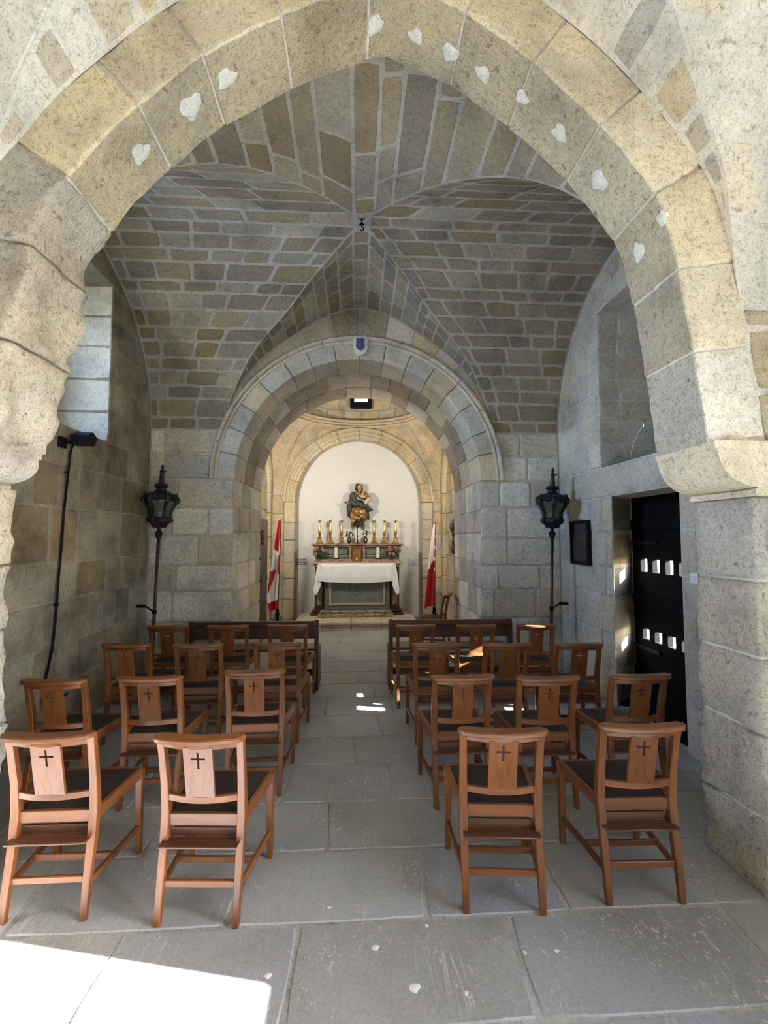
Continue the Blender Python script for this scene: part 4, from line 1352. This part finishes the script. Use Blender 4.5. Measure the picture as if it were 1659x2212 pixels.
# ------------------------------------------------------------------ carved statue on the niche wall
SU = .000513
def sp(zx, zy, y=0.0): return ((zx - 780) * SU, y, (2000 - zy) * SU)
st = thing('madonna_statue', 'carved and painted statue of a mother holding a child on the white niche wall', 'statue', (0.0, 9.60, 1.864))
def blob(name, m, items, vox=.009, parent=st):
    mb = MB()
    for it in items:
        zx, zy, y, rx, ry, rz = it[:6]
        rot = it[6] if len(it) > 6 else 0
        c = sp(zx, zy, y)
        mb.ell(c, (rx * SU, ry, rz * SU), (0, rot, 0), 14)
    o = mb.build(name, m, parent, smooth=True)
    rm = o.modifiers.new('fuse', 'REMESH')
    rm.mode = 'VOXEL'
    rm.voxel_size = vox
    rm.use_smooth_shade = True
    s = o.modifiers.new('soften', 'SMOOTH')
    s.factor = .5
    s.iterations = 3
    return o
blob('mantle', M_MANTLE, [(640, 760, .0, 190, .09, 210, .35), (560, 1000, -.02, 180, .09, 160, .5), (470, 1280, .02, 130, .09, 330, .12), (430, 1150, .0, 100, .07, 160, .2), (520, 1520, .03, 110, .06, 190, -.3),
    (780, 1080, -.06, 260, .07, 130), (1020, 1160, -.05, 230, .07, 110), (1210, 1270, .0, 170, .08, 110, .3), (1340, 1290, .02, 70, .05, 60), (1180, 1500, .03, 90, .06, 220, -.25), (700, 920, .0, 260, .10, 260), (860, 800, .02, 260, .08, 300)])
blob('gown', M_GOWN, [(820, 660, -.04, 150, .07, 110), (1080, 700, -.03, 150, .075, 130, .5), (1200, 830, -.03, 100, .07, 130, .5), (820, 1400, -.03, 260, .09, 220), (620, 1320, -.08, 80, .05, 120, .2), (580, 1600, -.04, 90, .06, 260, -.15), (560, 1800, -.05, 60, .045, 120, -.2),
    (1000, 1580, -.05, 160, .06, 110, .4), (1110, 1620, -.02, 60, .05, 150, -.2), (760, 1640, -.02, 200, .07, 160), (1000, 1380, -.02, 150, .07, 180)])
blob('head', M_SKIN, [(855, 400, -.035, 85, .050, 120), (850, 530, -.01, 60, .04, 70), (866, 430, -.085, 14, .012, 30)], .006)
for ex in (835, 900):
    MB().ell(sp(ex, 395, -.082), (.007, .004, .004), seg=8).build('eye', M_HAIR, st, smooth=True)
MB().ell(sp(868, 478, -.080), (.010, .004, .004), seg=8).build('mouth', M_RUST, st, smooth=True)
blob('hair_and_veil', M_HAIR, [(820, 350, .01, 135, .062, 115), (745, 430, .0, 75, .055, 120), (955, 430, .01, 40, .05, 130, -.15), (790, 290, -.01, 90, .06, 60)])
blob('arm', M_SKIN, [(800, 840, -.11, 40, .025, 60, -.3), (880, 900, -.12, 110, .028, 34, .25), (1000, 940, -.11, 80, .024, 28, .3)], .006)
for k in range(4):
    MB().tube([sp(1010, 930 + k * 12, -.125), sp(1050, 945 + k * 12, -.13), sp(1080, 965 + k * 10, -.12)], .006, 6).build('finger', M_SKIN, st, smooth=True)
blob('raised_hand', M_GOWN, [(440, 1055, -.07, 70, .035, 50, .2), (360, 1030, -.06, 50, .02, 26, .5)], .006)
for k, (dx, dy) in enumerate(((-110, -40), (-95, -10), (-70, -60), (-60, 20))):
    MB().tube([sp(360, 1030, -.06), sp(360 + dx * .6, 1030 + dy * .5, -.07), sp(360 + dx, 1030 + dy, -.07)], [.010, .009, .006], 6).build('finger', M_HAIR, st, smooth=True)
ch = blob('child', M_SKIN, [(985, 690, -.125, 70, .045, 75), (900, 760, -.10, 90, .035, 50, .4), (1000, 790, -.10, 120, .05, 80)], .006)
blob('child_hair', M_GOWN, [(1010, 650, -.115, 75, .045, 50)], .006)
blob('sleeve_cloth', M_CREAM, [(1130, 980, -.10, 90, .035, 130, .5), (1220, 870, -.07, 75, .04, 90, .5)], .007)
blob('foot', M_SKIN, [(760, 1390, -.11, 80, .025, 30, -.3), (630, 1770, -.09, 60, .03, 30)], .006)
blob('cloud_base', M_HAIR, [(780, 1740, .0, 240, .09, 130), (900, 1840, .0, 120, .07, 80), (780, 1900, .0, 210, .08, 60), (640, 1890, -.02, 110, .05, 50), (960, 1920, .0, 80, .06, 40), (790, 1960, .0, 90, .05, 60), (820, 1550, .0, 140, .10, 120)])
MB().tube([(.031 + .088 * math.cos(a), -.02 + .07 * math.sin(a), .905 + .012 * math.sin(a)) for a in np.linspace(0, 2 * PI, 33)], .0028, 6).build('halo', M_STEEL, st, smooth=True)
MB().tube([(.03, .05, .72), (.03, .06, .88), (.03, .055, .91)], .002, 5).build('halo_rod', M_STEEL, st)
MB().tube([(0, .03, .5), (0, .145, .5)], .014, 8).build('wall_bracket', M_BLACK, st)

# plaques on the niche wall
t = thing('wall_sign', 'white sign with five black lines of text left of the altar', 'sign', (-1.155, YP, 1.10))
MB().box(-.135, .135, -.012, 0, -.12, .12, .002).build('card', M_SIGN, t)
for z, w, h in ((.098, .088, .016), (.062, .072, .016), (.026, .122, .018), (-.011, .108, .018), (-.047, .012, .012)):
    ln = MB()
    x = -w
    while x < w - .004:
        q = min(w - x, r2.uniform(.008, .03))
        ln.box(x, x + q, -.0135, -.0118, z - h * r2.uniform(.35, .5), z + h * r2.uniform(.35, .5))
        x += q + .004
    ln.build('text_line', M_INK, t)
for x in (-.12, .12):
    for z in (-.09, .108):
        MB().lathe([(.007, 0), (.004, .005), (.0005, .006)], 8, (x, 0, z)).build('screw', M_STEEL, t)
for o in [c for c in t.children if c.name.startswith('screw')]:
    pass
t = thing('wall_plaque', 'small grey engraved plaque with four dark screws right of the altar', 'plaque', (1.165, YP, 1.13))
MB().box(-.10, .10, -.010, 0, -.075, .075, .002).build('plate', M_SIGN, t)
for z in (.045, .012, -.02, -.052):
    MB().box(-.055, .055, -.0112, -.0095, z - .006, z + .006).build('text_line', M_GREY, t)
for x in (-.088, .088):
    for z in (-.062, .062):
        MB().box(x - .012, x + .012, -.016, -.009, z - .012, z + .012, .004).build('screw', M_GREY, t)

# flags
def flag(name, label, loc, top, poleh, wfun, z0, z1, colf, side, extra=None):
    t = thing(name, label, 'flag', loc)
    MB().tube([(0, 0, .10), (top[0], top[1], poleh)], .014, 8).build('pole', M_BROWN, t, smooth=True)
    n, m_ = 64, 30
    P = np.zeros((n, m_, 3))
    for i in range(n):
        v = i / (n - 1)
        z = z1 + (z0 - z1) * v
        w = wfun(v)
        k = (z - .1) / (poleh - .1)
        for j in range(m_):
            u = j / (m_ - 1)
            P[i, j] = (top[0] * k + side * w * u, top[1] * k - .02 - .035 * math.sin(u * 9 + .6 * math.sin(v * 5)) * min(1, w / .12) - .03 * u, z - .07 * u * v * (1 if v > .3 else v / .3))
    mb = MB()
    mb.grid(P)
    k = 0
    for i in range(n - 1):
        for j in range(m_ - 1):
            mb.m[k] = colf((j + .5) / (m_ - 1), (i + .5) / (n - 1))
            k += 1
    o = mb.build('flag_cloth', [M_RED, M_WHITE], t, smooth=True, fix=False)
    if extra: extra(t)
    s = MB().lathe([(.03, .0), (.045, .02), (.035, .12), (.03, .36), (.035, .38), (.02, .38)], 10).build('stand_socket', M_BLACK, t, smooth=SM)
    for q in range(3):
        a = q * 2 * PI / 3 + .6
        pts = [(.02 * math.cos(a), .02 * math.sin(a), .33)] + [((.03 + .13 * x) * math.cos(a), (.03 + .13 * x) * math.sin(a), .33 - .32 * x ** .8) for x in np.linspace(.1, 1, 8)]
        l = MB().tube(pts, .006, 6).build('stand_leg', M_BLACK, t, smooth=True)
        cc = [((.115 + .045 * math.cos(b) * (1 - .03 * i)) * math.cos(a), (.115 + .045 * math.cos(b) * (1 - .03 * i)) * math.sin(a), .055 + .045 * math.sin(b) * (1 - .03 * i)) for i, b in enumerate(np.linspace(-.5, 6.5, 22))]
        MB().tube(cc, .005, 5).build('leg_scroll', M_BLACK, l, smooth=True)
    return t
def col_l(u, v):
    if v > .90: return 0
    if v < .30 + .10 * (1 - u) : return 0 if not (u < .12 and v > .22) else 1
    if u < .10: return 0 if v < .62 else 1
    if .56 < v < .80 and u > .38 + (v - .56) * 2.2: return 0
    return 1
flag('flag', 'red and white flag on a floor stand left of the altar', (-1.42, 8.42, 0), (.05, 0), 1.98, lambda v: .035 + .175 * v ** .8 * (1 if v < .85 else 1 - (v - .85) * 3.0), .40, 1.96, col_l, -1)
def col_r(u, v):
    if u < .16: return 0 if (int(v * 22) % 3 != 0 or v > .62 or v < .1) else 1
    return 1 if v < .40 + .16 * u else 0
flag('flag', 'white over red flag on a floor stand right of the altar', (1.40, 8.42, 0), (.02, 0), 1.93, lambda v: .03 + .17 * v ** .75, .44, 1.90, col_r, -1)

# tall dark door leaf folded against the left side of the sanctuary
t = thing('door_leaf', 'tall dark wooden leaf standing edge-on at the left of the sanctuary', 'door leaf', (-1.535, 7.62, 0))
MB().box(-.028, .028, -.28, .28, 0.0, 1.95, .006).build('leaf', M_DARKZ, t)
for z in (.3, 1.0, 1.65):
    MB().box(.026, .040, -.24, .24, z - .05, z + .05, .004).build('rail', M_DARKZ, t)
MB().box(.030, .055, -.2, -.12, 1.72, 1.77, .004).box(.030, .055, -.2, -.12, 1.53, 1.58, .004).box(.048, .06, -.17, -.15, 1.55, 1.75, .002).build('pull_handle', M_BROWN, t)
MB().box(-.02, .02, -.29, -.26, 1.93, 1.98, .004).build('top_pivot', M_BLACK, t)

# carved wooden relief hung on the right of the sanctuary
t = thing('wood_carving', 'dark carved wooden figure hung at the right side of the sanctuary', 'carving', (1.60, 7.45, 1.36))
MB().box(-.02, .0, -.12, .12, 0.0, .58, .006).build('backboard', M_DARKZ, t)
mb = MB()
for z, d, r in ((.10, -.05, .07), (.22, -.035, .06), (.36, -.045, .055), (.46, -.075, .06), (.53, -.05, .045)):
    mb.ell((d * .8, 0, z), (r * .8, .09, r * 1.25), seg=10)
o = mb.build('figure', M_DARKZ, t, smooth=True)
rm = o.modifiers.new('fuse', 'REMESH'); rm.mode = 'VOXEL'; rm.voxel_size = .012; rm.use_smooth_shade = True
MB().lathe([(.02, .57), (.03, .59), (.012, .62), (.016, .64), (.003, .68)], 8, (-.012, 0, 0)).build('finial', M_DARKZ, t, smooth=True)
MB().tube([(-.01, 0, .62), (.19, 0, .64)], .006, 6).build('hanging_rod', M_BLACK, t)

# painted crest on the crown of the arch
t = thing('painted_crest', 'white shield crest with blue field above the sanctuary arch', 'crest', (.03, YF - .028, 4.02))
sh = [(-.075, .085), (-.045, .12), (-.03, .098), (0, .102), (.03, .098), (.045, .12), (.075, .085), (.092, .06), (.078, .01), (.088, -.03), (.07, -.085), (.035, -.115), (0, -.13), (-.035, -.115), (-.07, -.085), (-.088, -.03), (-.078, .01), (-.092, .06)]
b0 = MB().prism(sh, -.03, 0).build('shield', M_SHIELD, t)
bl = [(-.052, .075), (0, .082), (.052, .075), (.050, .03), (.056, -.02), (.04, -.055), (.018, -.062), (0, -.078), (-.018, -.062), (-.04, -.055), (-.056, -.02), (-.050, .03)]
bf = MB().prism(bl, -.042, -.028).build('blue_field', M_BLUE, t)
MB().ell((0, -.044, .045), (.016, .01, .022), seg=10).ell((0, -.044, .0), (.017, .012, .036), seg=10).ell((0, -.044, -.045), (.012, .008, .018), seg=10).build('brown_figure', M_RUST, bf, smooth=True)

# lamps that light the sanctuary, fixed behind the jambs of its arch
def flood(name, label, loc, target, power, parent_label):
    t = thing(name, label, 'lamp', loc)
    d = (Vector(target) - Vector(loc)).normalized()
    rot = d.to_track_quat('-Z', 'Y').to_euler()
    o = MB().box(-.09, .09, -.06, .06, .0, .05, .006).build('housing', M_BLACK, t)
    o.rotation_euler = rot
    g_ = MB().box(-.08, .08, -.05, .05, -.006, .002).build('lamp_glass', M_LED, t)
    g_.rotation_euler = rot
    l = bpy.data.lights.new('lamp_light', 'AREA')
    l.shape = 'RECTANGLE'
    l.size, l.size_y = .15, .09
    l.energy = power
    l.color = (1.0, .94, .82)
    lo = bpy.data.objects.new('lamp_light', l)
    lo.parent = t
    lo.location = d * .015
    lo.rotation_euler = rot
    COL.objects.link(lo)
    sgn = 1 if loc[0] > 0 else -1
    MB().box(min(0, sgn * (SX - abs(loc[0]))), max(0, sgn * (SX - abs(loc[0]))), -.012, .012, -.012, .012).build('wall_arm', M_BLACK, t)
    return t
flood('sanctuary_floodlight', 'small black floodlight behind the left jamb of the sanctuary arch', (-1.66, 7.34, 2.62), (0.4, 9.6, 2.6), 44, '')
flood('sanctuary_floodlight', 'small black floodlight behind the right jamb of the sanctuary arch', (1.66, 7.34, 2.62), (-.4, 9.6, 2.6), 31, '')
# ------------------------------------------------------------------ chairs
def copy_tree(o, parent=None):
    c = o.copy()
    COL.objects.link(c)
    c.parent = parent
    for chd in list(o.children):
        copy_tree(chd, c)
    return c

def make_chair():
    t = thing('chapel_chair', '', 'chair')
    B = lambda mb, name, m, par=t, sm=SM: mb.build(name, m, par, smooth=sm)
    for s in (-1, 1):
        B(MB().beam([(s * .168, -.004, 0), (s * .168, .012, .12), (s * .168, .045, .30), (s * .169, .060, .43), (s * .170, .048, .56), (s * .172, .020, .70), (s * .174, .000, .782)],
                    [.028, .031, .034, .036, .034, .032, .032], [.026, .030, .036, .042, .036, .032, .030]), 'rear_leg', M_WZ)
        B(MB().beam([(s * .203, .420, 0), (s * .203, .420, .12), (s * .203, .418, .43)], [.026, .031, .036], [.026, .031, .036]), 'front_leg', M_WZ)
        B(MB().beam([(s * .172, .07, .408), (s * .203, .41, .408)], .022, .055, side=(1, 0, 0)), 'seat_rail', M_WY)
        B(MB().beam([(s * .168, .03, .135), (s * .203, .415, .135)], .018, .030, side=(1, 0, 0)), 'side_stretcher', M_WY)
    B(MB().beam([(-.20, .420, .408), (.20, .420, .408)], .022, .055, side=(0, 1, 0)), 'seat_rail', M_WX)
    B(MB().beam([(-.165, .060, .405), (.165, .060, .405)], .022, .052, side=(0, 1, 0)), 'seat_rail', M_WX)
    B(MB().beam([(-.165, .024, .155), (.165, .024, .155)], .018, .028, side=(0, 1, 0)), 'stretcher', M_WX)
    B(MB().beam([(-.183, .205, .135), (.183, .205, .135)], .018, .028, side=(0, 1, 0)), 'stretcher', M_WX)
    # leather seat pad: a low cushion
    n, P = 9, np.zeros((9, 9, 3))
    for i in range(n):
        for j in range(n):
            a, b = i / 8 * 2 - 1, j / 8
            y = .072 + .345 * b
            hw = .150 + .045 * b
            e = (1 - abs(a) ** 6) * (1 - abs(2 * b - 1) ** 6)
            P[i, j] = (a * hw, y, .433 + .020 * e ** .5)
    mb = MB()
    mb.grid(P)
    Q = P.copy(); Q[:, :, 2] = .405
    edge = [(i, 0) for i in range(9)] + [(8, j) for j in range(1, 9)] + [(i, 8) for i in range(7, -1, -1)] + [(0, j) for j in range(7, 0, -1)]
    mb.rings([[tuple(Q[i, j]) for i, j in edge], [tuple(P[i, j]) for i, j in edge]], caps=False)
    B(mb, 'seat_pad', M_LEATHER)
    arc = lambda hw, y0, bow, z, k=11: [(x, y0 - bow * (1 - (x / hw) ** 2), z) for x in np.linspace(-hw, hw, k)]
    B(MB().beam(arc(.162, .052, .034, .508), .020, .030, side=(0, 1, 0)), 'lower_back_rail', M_WX)
    B(MB().beam(arc(.162, .004, .034, .758), .018, .034, side=(0, 1, 0)), 'upper_back_rail', M_WX)
    # splat with the cut-out cross
    cz, a = .700, .0045
    xs_ = [-.063, -.031, -a, a, .031, .063]
    zs2 = [.520, cz - .045, cz - a, cz + a, cz + .030, .750]
    def solid(x, z):
        if abs(x) < a and cz - .045 < z < cz + .030: return False
        if abs(x) < .031 and abs(z - cz) < a: return False
        return True
    lean = lambda x, y, z: (x, y + .017 - .048 * (z - .52) / .23, z)
    B(MB().cells(xs_, zs2, solid, -.007, .007, lean), 'splat', M_WZ, sm=False)
    # broad curved top rail
    k = 17
    xo = np.linspace(-.200, .200, k)
    out, inn = [], []
    for x in xo:
        yb = -.020 - .034 * (1 - (x / .2) ** 2)
        e = max(0, abs(x) - .178) / .022
        h = .034 * math.sqrt(max(.04, 1 - e * e))
        out.append((x, yb - h + .006)); inn.append((x, yb + h + .006))
    poly = out + inn[::-1]
    cxy = (0, -.03)
    def ringp(sc, z): return [(p[0] * (1 - sc * .03), cxy[1] + (p[1] - cxy[1]) * (1 - sc * .14) if True else 0, z) for p in poly]
    mb = MB().rings([ringp(1, .776), ringp(0, .781), ringp(0, .794), ringp(1, .800)])
    B(mb, 'top_rail', M_WX)
    # book ledge
    led = MB().box(-.175, .168, -.014, .062, .318, .327, .003)
    l = B(led, 'book_ledge', M_LEDGE)
    B(MB().prism([(-.15, .327), (.15, .327), (.15, .352), (.138, .364), (-.138, .364), (-.15, .352)], .062, .072), 'ledge_back', M_LEDGE, l)
    return t
chair0 = make_chair()
ROWS = [
    ('nearest row', [(-1.345, 2.17, 0, 'L', 'nearer the wall'), (-.678, 2.11, -4, 'L', 'beside the aisle'), (.652, 2.10, -5, 'R', 'beside the aisle'), (1.305, 2.115, -1.7, 'R', 'nearer the wall')]),
    ('second row', [(-1.82, 2.96, -4, 'L', 'nearest the wall'), (-1.27, 2.985, -.5, 'L', 'in the middle'), (-.66, 3.09, 1.5, 'L', 'beside the aisle'),
                    (.655, 2.90, 1.2, 'R', 'beside the aisle'), (1.175, 2.85, -.5, 'R', 'in the middle'), (1.765, 2.86, 1.1, 'R', 'nearest the wall')]),
    ('third row', [(-1.855, 3.90, -4, 'L', 'nearest the wall'), (-1.275, 3.86, 1.5, 'L', 'in the middle'), (-.65, 3.87, -.9, 'L', 'beside the aisle'),
                   (.645, 3.765, -.9, 'R', 'beside the aisle'), (1.21, 3.745, -.7, 'R', 'in the middle'), (1.79, 3.71, -3.2, 'R', 'nearest the wall')]),
    ('farthest row', [(-1.83, 4.66, 0, 'L', 'nearest the wall'), (-1.25, 4.64, 0, 'L', 'in the middle'), (-.68, 4.63, -3, 'L', 'beside the aisle'),
                      (.57, 4.56, .3, 'R', 'beside the aisle'), (1.16, 4.53, .3, 'R', 'in the middle'), (1.76, 4.52, -3.2, 'R', 'nearest the wall')]),
]
first = True
for rn, items in ROWS:
    for x, y, rz, sd_, ps in items:
        c = chair0 if first else copy_tree(chair0)
        first = False
        c.location = (x, y, 0)
        c.rotation_euler = (0, 0, math.radians(rz))
        tag(c, f"wooden chair with cut-out cross, {rn} {'left' if sd_ == 'L' else 'right'} of the aisle, {ps}", 'chair', 'chapel chairs in rows')
c = copy_tree(chair0)
c.location = (1.36, 7.02, 0)
c.rotation_euler = (0, 0, math.radians(68))
tag(c, 'wooden chair turned sideways against the right side of the sanctuary arch', 'chair', 'chapel chairs in rows')

# ------------------------------------------------------------------ low pews in front of the last row
def pew(x0, x1, y, label):
    t = thing('low_pew', label, 'pew', ((x0 + x1) / 2, y, 0), 0, 'low dark pews before the sanctuary')
    h = (x1 - x0) / 2
    for s in (-1, 1):
        xx = s * (h - .022)
        side = [(-.045, .0), (.36, 0), (.36, .05), (.30, .07), (.30, .40), (.27, .43), (.05, .43), (.038, .50), (.032, .70), (.018, .735), (-.005, .745), (-.028, .735), (-.040, .70), (-.045, .45), (-.05, .09), (-.065, .07), (-.065, 0)]
        MB().prism(side, xx - .022, xx + .022, lambda a, q, b: (q, a, b)).build('bench_end', M_DARKZ, t)
    MB().box(-h + .04, h - .04, -.035, .02, .685, .735, .006).build('top_rail', M_DARKX, t)
    MB().box(-h + .04, h - .04, -.012, .008, .545, .685, .003).build('back_board', M_DARKX, t)
    MB().box(-h + .04, h - .04, .03, .33, .40, .425, .005).build('seat_board', M_DARKX, t)
    MB().box(-h + .04, h - .04, .15, .18, .10, .17, .004).build('stretcher', M_DARKX, t)
pew(-1.81, -.42, 5.18, 'low dark pew left of the aisle in front of the farthest chairs')
pew(.348, 1.73, 5.18, 'low dark pew right of the aisle in front of the farthest chairs')

# ------------------------------------------------------------------ processional lanterns
def lantern(loc, lean, label, side):
    t = thing('processional_lantern', label, 'lantern', loc, 0, 'processional lanterns on poles')
    t.rotation_euler = (0, math.radians(lean), 0)
    t.scale = (.96, .96, .985)
    MB().tube([(0, 0, 0), (0, 0, .9), (0, 0, 1.52)], [.019, .018, .017], 10).build('pole', M_POLE, t, smooth=True)
    MB().lathe([(.018, 1.50), (.024, 1.505), (.018, 1.52), (.018, 1.66), (.03, 1.675), (.034, 1.70), (.045, 1.725), (.03, 1.745), (.018, 1.755), (.02, 1.78)], 12).build('collar', M_BRONZE, t, smooth=SM)
    wob = lambda a, z: 1 + .07 * math.cos(6 * a) + .035 * math.sin(12 * a + z * 60)
    MB().lathe([(.02, 1.775), (.075, 1.79), (.085, 1.82), (.115, 1.84), (.125, 1.865), (.118, 1.885), (.125, 1.90)], 48, wob=wob).build('lower_basket', M_BRONZE, t, smooth=SM)
    for k in range(6):
        a = 2 * PI * k / 6 + .25
        ca, sa = math.cos(a), math.sin(a)
        b = MB().beam([(.108 * ca, .108 * sa, 1.88), (.115 * ca, .115 * sa, 1.97), (.150 * ca, .150 * sa, 2.03), (.185 * ca, .185 * sa, 2.09), (.178 * ca, .178 * sa, 2.13)], [.034, .030, .036, .044, .036], .026, side=(-sa, ca, 0))
        b.ell((.178 * ca, .178 * sa, 2.095), (.034, .034, .045), seg=8).ell((.160 * ca, .160 * sa, 2.15), (.024, .024, .026), seg=8).ell((.128 * ca, .128 * sa, 1.87), (.020, .020, .026), seg=8)
        b.build('rib', M_BRONZE, t, smooth=SM)
        a2 = a + PI / 6
        P = np.zeros((5, 3, 3))
        for i, (r, z) in enumerate(((.098, 1.89), (.103, 1.96), (.128, 2.02), (.152, 2.07), (.155, 2.10))):
            for j, q in enumerate((-1, 0, 1)):
                aa = a2 + q * PI / 6 * .86
                P[i, j] = (r * math.cos(aa) / math.cos(q * .25), r * math.sin(aa) / math.cos(q * .25), z)
        MB().grid(P).build('pane', M_PANE, t, smooth=False, fix=False)
        sc = [((.16 + .03 * math.cos(b_)) * math.cos(a2), (.16 + .03 * math.cos(b_)) * math.sin(a2), 2.115 + .03 * math.sin(b_)) for b_ in np.linspace(0, 5.5, 14)]
        MB().tube(sc, .010, 6).build('scroll', M_BRONZE, t, smooth=True)
    MB().lathe([(.165, 2.09), (.178, 2.105), (.165, 2.14), (.13, 2.165), (.09, 2.18), (.055, 2.20), (.05, 2.225), (.075, 2.245), (.065, 2.27), (.035, 2.28)], 48, wob=wob).build('crown', M_BRONZE, t, smooth=SM)
    f = MB().lathe([(.028, 2.27), (.030, 2.30), (.026, 2.34), (.024, 2.39), (.030, 2.41), (.020, 2.43), (.010, 2.435), (.018, 2.45), (.017, 2.475), (.004, 2.49)], 10)
    f.tube([(0, 0, 2.41), (.03, -.01, 2.405), (.05, -.012, 2.42)], .008, 6)
    f.build('finial_figure', M_BRONZE, t, smooth=True)
    ez = .86
    br = MB().tube([(0, 0, ez), (side * .05, .01, ez + .02), (side * .10, .03, ez + .045), (side * .14, .05, ez + .05)], .009, 6)
    br.lathe([(.026, ez - .02), (.028, ez), (.026, ez + .02)], 10)
    br.build('wall_arm', M_BLACK, t, smooth=True)
    MB().box(min(side * .12, side * .22), max(side * .12, side * .22), .03, .07, ez + .035, ez + .065, .005).build('arm_plate', M_BLACK, t)
    return t
lantern((-2.215, 5.20, 0.0), 1.6, 'dark ornate lantern on a red pole in the left far corner', -1)
lantern((2.185, 5.20, 0.0), 1.6, 'dark ornate lantern on a red pole in the right far corner', 1)

# ------------------------------------------------------------------ wall fittings
t = thing('framed_picture', 'dark painting in a black frame on the right wall', 'picture', (XR - .008, 5.08, 1.35))
for a, b, c_, d_ in ((-.21, .21, 0, .035), (-.21, .21, .455, .49), (-.21, -.175, .035, .455), (.175, .21, .035, .455)):
    MB().box(-.045, -.003, a, b, c_, d_, .005).build('frame_bar', M_BLACK, t)
MB().box(-.022, -.006, -.178, .178, .033, .457).build('painting', M_PAINT, t)
MB().tube([(-.01, -.02, .49), (-.01, 0, .515), (-.01, .02, .49)], .003, 5).build('hook', M_STEEL, t)

t = thing('light_switch', 'white square light switch beside the black door', 'switch', (XR - .008, 3.34, 1.345))
MB().box(-.014, 0, -.040, .040, -.040, .040, .004).build('plate', M_PLASTIC, t)
MB().box(-.019, -.013, -.012, .012, -.018, .018, .002).build('rocker', M_PLASTIC, t)

t = thing('gooseneck_lamp', 'thin steel gooseneck lamp standing on the ledge above the door', 'lamp', (2.70, 4.38, 2.376))
MB().lathe([(.03, 0), (.028, .012), (.008, .02), (.006, .03)], 12).build('foot', M_STEEL, t, smooth=SM)
MB().tube([(0, 0, .02), (-.01, -.005, .10), (.0, -.03, .20), (.02, -.09, .29), (.03, -.14, .33)], .0035, 6).build('neck', M_STEEL, t, smooth=True)
MB().lathe([(.006, 0), (.016, .01), (.018, .06), (.010, .075)], 12, (.03, -.165, .315)).build('head', M_STEEL, t, smooth=SM)
MB().tube([(0, 0, .012), (-.03, -.04, .008), (.0, -.12, .008), (.05, -.2, .008), (.1, -.22, .008)], .004, 6).build('flex', M_BLACK, t, smooth=True)

t = thing('wall_floodlight', 'black floodlight on an arm below the left window', 'lamp', (XL + .006, 3.98, 2.47))
MB().box(0, .02, -.05, .05, -.07, .02, .004).build('back_plate', M_BLACK, t)
MB().tube([(.01, 0, -.02), (.07, .02, -.025), (.10, .06, -.03)], .012, 8).build('arm', M_BLACK, t, smooth=True)
hd = MB().prism([(-.07, -.055), (.05, -.055), (.10, .03), (.02, .075), (-.07, .03)], -.10, .10, lambda a, q, b: (q * .70 + .12, a * .9 + .10, b * .9 + .02)).build('lamp_head', M_BLACK, t)
t = thing('power_cable', 'black cable hanging down the left wall from the floodlight', 'cable', (XL + .02, 4.05, 0))
MB().tube([(.03, .02, 2.45), (.02, .005, 2.38), (.008, -.03, 1.9), (.010, -.05, 1.6), (.006, -.07, 1.3), (.010, -.09, 1.0), (.006, -.11, .76), (.010, -.17, .58), (.012, -.21, .48), (.012, -.215, .36), (.012, -.18, .28), (.012, -.12, .27), (.012, -.02, .32), (.012, .10, .33)], .009, 7).build('flex', M_BLACK, t, smooth=True)
for z, y in ((2.2, -.01), (1.1, -.083)):
    MB().box(-.01, .022, y - .012, y + .012, z - .01, z + .01, .002).build('clip', M_BLACK, t)
